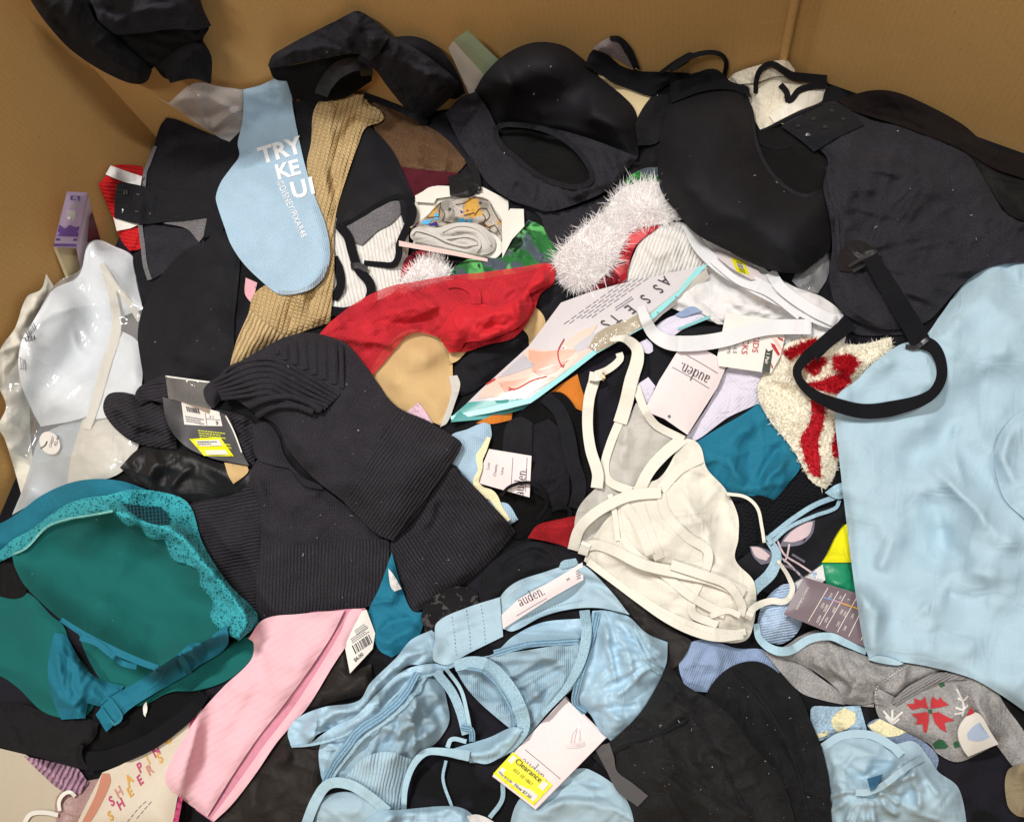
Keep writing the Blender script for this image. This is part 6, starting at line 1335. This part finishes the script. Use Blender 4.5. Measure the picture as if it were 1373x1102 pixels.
piece('mesh_cup', 'X 160 760 230 690 330 620 430 530 480 450 545 470 576 565 580 625 540 690 470 745 430 805 415 920 365 925 300 870 220 835 150 850', BMESH, t, rad=[('X 470 460', 80, 145, 8, 120, 0.0126, 4), ('X 570 620', 140, 220, 6, 90, 0.0108, 4)], puff=.026, ew=18, noise=2.2, wscale=.5, ang=30, gap=.003, folds=[('X 390 620 430 600 460 650', .012, 6), ('X 300 700 380 690 480 640 570 600', -.010, 7), ('X 440 560 500 530 560 540', .007, 7), ('X 330 650 380 640 420 680', .009, 5), ('X 430 640 500 600 570 560', -.007, 6)])
piece('ribbed_panel', 'X 225 810 290 745 370 725 450 750 430 805 415 920 365 925 300 865', fabric('pale_blue_rib', hx('a9c6d6'), pat='rib', per=4.5, depth=.0009, var=.05, wrk=.6), t, puff=.010, ew=8, noise=1.0, ang=10)
piece('lower_lobe', 'X 110 1000 145 890 215 862 300 880 380 935 420 1000', LBLUE, t, puff=.024, ew=12, noise=1.4, wscale=.5)
piece('wing_fold', 'X 95 704 180 642 260 602 330 530 420 450 500 425 620 425 570 445 475 475 400 525 310 615 235 662 170 684', BSATIN, t, puff=.014, ew=5, noise=1.6, wscale=.4, gap=.002, folds=[('X 180 660 300 590 420 470 540 430', .006, 4), ('X 260 620 360 530 470 455', -.005, 3)])
ribbon('wing_piping', 'X 40 706 100 702 180 684 240 660 320 610 410 520 480 475 560 450', 3.5, BSATIN2, t)
ribbon('ribbed_casing', 'X 470 455 425 530 350 600 275 650 220 720 175 785 150 845', [(0, 9), (.5, 14), (1, 8)], BTRIM, t, lift=.004)
ribbon('wire_casing', 'X 500 470 440 555 360 625 290 675 235 740 190 800 165 850', 4, BSATIN2, t, lift=.003)
rc = piece('satin_cup', 'X 1072 242 1120 240 1190 258 1260 320 1330 350 1326 420 1302 482 1272 560 1222 640 1140 692 1095 650 1060 592 1000 562 1010 480 1042 400 1060 320', BSATIN, t, rad=[('X 1115 248', 20, 90, 9, 110, 0.0090, 3.6), ('X 1325 400', 140, 230, 7, 75, 0.0090, 3.6), ('X 1030 570', -60, 20, 5, 60, 0.0072, 4)], puff=.044, ew=30, noise=1.4, wscale=.7, gap=.004, ang=-20, ruche=[('X 1085 250 1060 340 1030 440 1015 530', .0025, 8, 8)],
      folds=[('X 1130 250 1150 330 1150 400', -.006, 4), ('X 1165 255 1220 360 1280 450', -.008, 5), ('X 1190 265 1250 370 1310 450', .007, 4), ('X 1110 250 1120 340 1100 430', .006, 5), ('X 1060 600 1150 570 1240 560', -.007, 5), ('X 1215 330 1270 420 1300 480', -.006, 4), ('X 1080 560 1160 540 1220 500', .005, 9), ('X 1150 280 1190 390 1200 470', .005, 6)])
ribbon('cup_zigzag', 'X 1090 248 1070 330 1042 420 1015 520 1015 565 1050 592', 9, BTRIM, t, lift=.002)
ribbon('side_binding', 'X 1200 290 1235 370 1270 430 1310 465', 3, BSATIN2, t); ribbon('side_binding', 'X 1215 285 1250 365 1285 420 1318 445', 3, BSATIN2, t)
ribbon('centre_strap', 'X 1045 240 1052 320 1030 420 980 510 900 600 830 690 795 735', [(0, 14), (.3, 13), (.6, 7), (1, 6)], BSATIN2, t, lift=.006)
bd = piece('back_band', 'X 750 212 800 150 900 112 1020 80 1062 100 1140 180 1200 256 1165 246 1090 232 1000 236 900 262 800 312 762 302', LBLUE, t, puff=.014, ew=8, noise=.9, gap=.003, ang=-25, folds=[('X 1060 160 1130 200 1190 250', .005, 5), ('X 780 300 900 248 1000 224 1090 222', .004, 4), ('X 1020 120 1090 150 1150 200', -.004, 4)])
hk2 = piece('hook_panel', 'X 524 402 532 340 540 282 640 232 755 195 760 260 766 330 640 392 580 426 535 418', LBLUE, t, puff=.010, ew=6, noise=.2, gap=.003, ang=-20, folds=[('X 535 330 640 285 757 245', .0025, 3), ('X 530 370 640 330 762 290', .0025, 3)])
for pth in ('X 590 262 600 330 606 405', 'X 640 240 650 310 655 380', 'X 690 222 700 290 706 355'): dashes('stitching', hk2, pth, BTRIM, t, w=1.0, on=2, off=3)
dashes('zigzag_stitching', bd, 'X 765 205 820 160 900 125 960 110', WHITE, t, w=1, on=2, off=2); dashes('zigzag_stitching', bd, 'X 770 295 900 240 1040 205', BTRIM, t, w=1, on=2, off=2)
piece('label_fold', 'X 958 92 968 72 1015 62 1022 76 1012 88 965 98', BSATIN2, t, puff=.003)
ta = piece('brand_tag', 'O 65 300 130 240 250 175 378 97 382 165 250 240 70 355', PAPER, t, rigid=.9, flat=True, gap=.005, th=.0006)
glyphs(ta, *SERIF, 'O 138 268', 9.6, -27, INK, t, dz=.001); strokes('rule', ta, ['O 122 240 180 205 236 178', 'O 122 305 180 270 240 236'], INKG, w=.7, parent=t); text(ta, 'M', 'O 320 172', 6, -30, INK, t); greek('small_print', ta, o('O 352 130')[0], o('O 370 120')[0] - o('O 352 130')[0], (2, 13), 4, INKG, t)
ribbon('strap', 'X 600 432 650 420 705 430 770 490 815 560 835 640 790 705 720 745 650 750', [(0, 14), (.25, 22), (.6, 18), (.8, 12), (1, 10)], BSATIN2, t, lift=[(0, .004), (.4, .016), (1, .006)])
ribbon('strap_edge', 'X 640 440 700 455 755 515 795 590 800 650', 4, BTRIM, t, lift=.006)
piece('strap_fold', 'X 560 725 640 700 720 675 800 640 832 650 790 712 715 765 650 755 600 748', BSATIN, t, puff=.012, ew=6, noise=1.6, wscale=.4, folds=[('X 600 735 700 720 800 670', .006, 4), ('X 640 745 720 740 780 700', -.005, 3)])
ribbon('strap', 'X 650 740 560 725 500 728 455 775 430 850 425 925', [(0, 14), (.3, 10), (1, 7)], GLIT, t, lift=.006)
ribbon('strap', 'X 535 450 590 520 620 590 640 665', 12, BSATIN2, t, lift=.008); ribbon('strap', 'X 570 440 620 510 640 580 655 660', 5, GLIT, t, lift=.006)
ribbon('strap_bow', 'X 622 640 655 650 660 690', 8, BTRIM, t, lift=.008); ribbon('strap', 'X 640 690 590 682 575 710', 6, GLIT, t, lift=.006)
ribbon('thin_strap', 'X 570 755 560 820 590 912', 4, BSATIN2, t, lift=.010); ribbon('thin_strap', 'X 765 830 762 890 720 950', 6, BSATIN2, t, lift=.008)
ribbon('glitter_strap', 'X 85 990 125 890 170 835 240 838 310 880 370 930', 14, GLIT, t, lift=.010)
piece('satin_roll', 'X 250 1010 330 935 430 922 600 912 660 940 690 1010', BSATIN, t, puff=.024, ew=9, noise=2, wscale=.5, folds=[('X 340 950 480 935 620 930', .008, 5)])
piece('white_tip', 'X 640 945 680 940 740 970 760 1010 690 1010', WHITE, t, puff=.006)

# black garment at the bottom right of centre
t = thing('black_brushed_garment', 'linty black brushed garment at the bottom right of centre', 'garment', 960, 1010)
piece('right_lobe', 'P 945 935 962 908 988 890 1018 887 1048 905 1072 932 1088 968 1102 1003 1112 1052 1116 1160 960 1160 930 1000', fabric('black_brushed_jersey', hx('1d1d1f'), grain=.0008, lint=.35, sheen=.02, var=.5), t, rad=[('P 1000 890', 30, 120, 9, 170, .007, 5.5)], puff=.036, ew=30, noise=2.2, wscale=.8, folds=[('P 960 930 1010 980 1060 1060', -.010, 9), ('P 985 905 1030 950 1075 1030', .010, 8), ('P 1020 900 1060 960 1090 1060', -.007, 7), ('P 950 960 990 1010 1040 1090', .008, 8)])
piece('left_lobe', 'P 897 888 916 915 945 934 980 960 1010 1000 1050 1050 1080 1160 850 1160 848 1092 822 1044 792 1012 830 984 862 950', fabric('black_linty_jersey', hx('252526'), grain=.0008, lint=.35, sheen=.02, var=.5), t, rad=[('P 850 1000', -60, 60, 10, 170, .007, 5.5), ('P 900 900', 30, 90, 6, 150, .006, 6)], puff=.030, ew=24, noise=2.4, wscale=.8, gap=.004, folds=[('O 650 600 800 700 1000 900', .010, 8), ('O 700 760 800 690 850 600', -.006, 6), ('O 480 800 600 780 720 740', .006, 6), ('O 760 560 860 640 990 760', .010, 7), ('O 560 900 700 950 860 1080', .008, 8), ('O 720 800 820 900 900 1060', -.008, 7), ('O 640 640 660 760 760 900', .006, 7)])
ribbon('seam', 'O 700 560 800 680 900 830 980 1000 1040 1100', 3.5, BLK, t); ribbon('seam', 'O 470 850 560 800 680 760 790 700', 3.5, BLK, t)
ribbon('seam', 'P 985 898 1030 950 1065 1020 1085 1100', 3, BLK, t)
piece('clear_loop', 'O 428 822 450 805 482 795 500 850 512 905 570 950 632 1000 592 1042 540 1005 510 980 470 900', plain('smoky_tab', hx('5b595a'), .4, .4), t, puff=.003, noise=.3)
t = thing('clearance_hang_tag', 'blush hang tag with yellow clearance sticker at the bottom centre', 'tag', 740, 1010)
U_ = piece('back_card', 'U 640 85 1000 440 985 452 380 1072 0 780 10 765', PAPER, t, rigid=.9, flat=True, gap=.006, th=.0006)
U_ = piece('card', 'U 630 95 985 450 375 1068 5 775', PAPER, t, rigid=.9, flat=True, gap=.004, th=.0008)
glyphs(U_, *SERIF, 'U 232 668', 10.5, 39.5, INKG, t, dz=.0008); strokes('rule', U_, ['U 285 548 440 675 592 803'], INKG, w=.9, parent=t)
stp = decal('clearance_sticker', U_, 'U 180 570 525 855 360 1032 8 757', YELST, t, smooth=False, dz=.0014)
prints('sticker_box', U_, [o('U 180 596 492 850 440 906 134 645'), o('U 88 700 402 950 358 1000 42 745')], PAPERW, t, dz=.0022)
text(U_, 'Clearance', 'U 192 655', 10.8, 39.5, INK, t, dz=.0030); text(U_, '023 10 1867', 'U 175 728', 6.5, 39.5, plain('olive_ink', hx('8a8420'), .5), t, dz=.0030)
text(U_, 'Was $15.00', 'U 50 748', 4.6, 39.5, INK, t, dz=.0030); text(U_, 'Now $7.50', 'U 185 858', 6.2, 39.5, INK, t, dz=.0030)
prints('eyelet', U_, [[(o('U 755 345')[0][0] + 2.4 * math.cos(a), o('U 755 345')[0][1] + 2.4 * math.sin(a)) for a in np.linspace(0, 6.28, 12)[:-1]]], METAL, t)
strokes('plastic_pin', U_, ['U 740 360 700 410 685 490', 'U 758 375 762 420 760 475', 'U 735 380 720 430 712 490'], plain('pin_plastic', hx('b9b1b1'), .3), w=1.0, parent=t, dz=.0012); strokes('pin_base', U_, ['U 630 520 700 510 800 490', 'U 640 528 740 525 805 505'], plain('pin_plastic_base', hx('cdc4c4'), .3), w=3, parent=t, dz=.0012)
SC.cycles.use_adaptive_sampling = True

# lint and loose fibres on the dark cloth
def lint(polys, n, mat):
    rg = np.random.default_rng(77); V_, F_ = [], []
    for pl_, k in zip(polys, n):
        poly = curve(pl_, True, 6); lo, hi = poly.min(0), poly.max(0)
        q = lo + (hi - lo) * rg.random((k * 4, 2)); q = q[inside(q[:, 0], q[:, 1], poly)][:k]
        for c in q:
            a = rg.random() * 6.28; L = .8 + 5 * rg.random() ** 5; bend = rg.normal() * 1.5; w = .16 + .26 * rg.random() ** 2
            pts = []
            for s in np.linspace(-.5, .5, 5):
                aa = a + bend * s; pts.append(c + L * s * np.array([math.cos(aa), math.sin(aa)]))
            pts = np.array(pts); tg_ = np.gradient(pts, axis=0); tg_ /= np.linalg.norm(tg_, axis=1)[:, None] + 1e-9; nn = np.stack([-tg_[:, 1], tg_[:, 0]], 1) * w
            b = len(V_); both = np.concatenate([pts + nn, pts - nn]); z = TOP.z(both[:, 0], both[:, 1]).max() + .0012
            V_ += P(both[:, 0], both[:, 1], np.full(10, z)).tolist()
            F_ += [(b + i, b + i + 1, b + 6 + i, b + 5 + i) for i in range(4)]
    ob = link('lint', V_, F_, mat); ob['kind'] = 'stuff'; tag(ob, 'white lint and loose fibres scattered over the dark cloth', 'lint')
lint(['P 860 960 905 900 1000 960 1080 1100 860 1100', 'P 970 910 1040 910 1100 1010 1105 1100 1020 1000', 'P 340 480 460 470 610 595 530 715 420 640', 'P 350 640 440 670 520 740 520 805 350 828', 'P 190 400 260 330 320 340 300 500 200 490', 'P 890 200 980 140 1010 220 1100 270 1090 340 960 320', 'P 650 120 740 70 850 160 840 200 700 165', 'P 1120 220 1300 220 1350 330 1200 420', 'P 0 740 240 720 300 830 150 880', 'P 560 730 600 660 680 710 570 810'], [26, 14, 12, 11, 6, 6, 3, 8, 3, 6], plain('white_lint', hx('9a9998'), .9, .05))
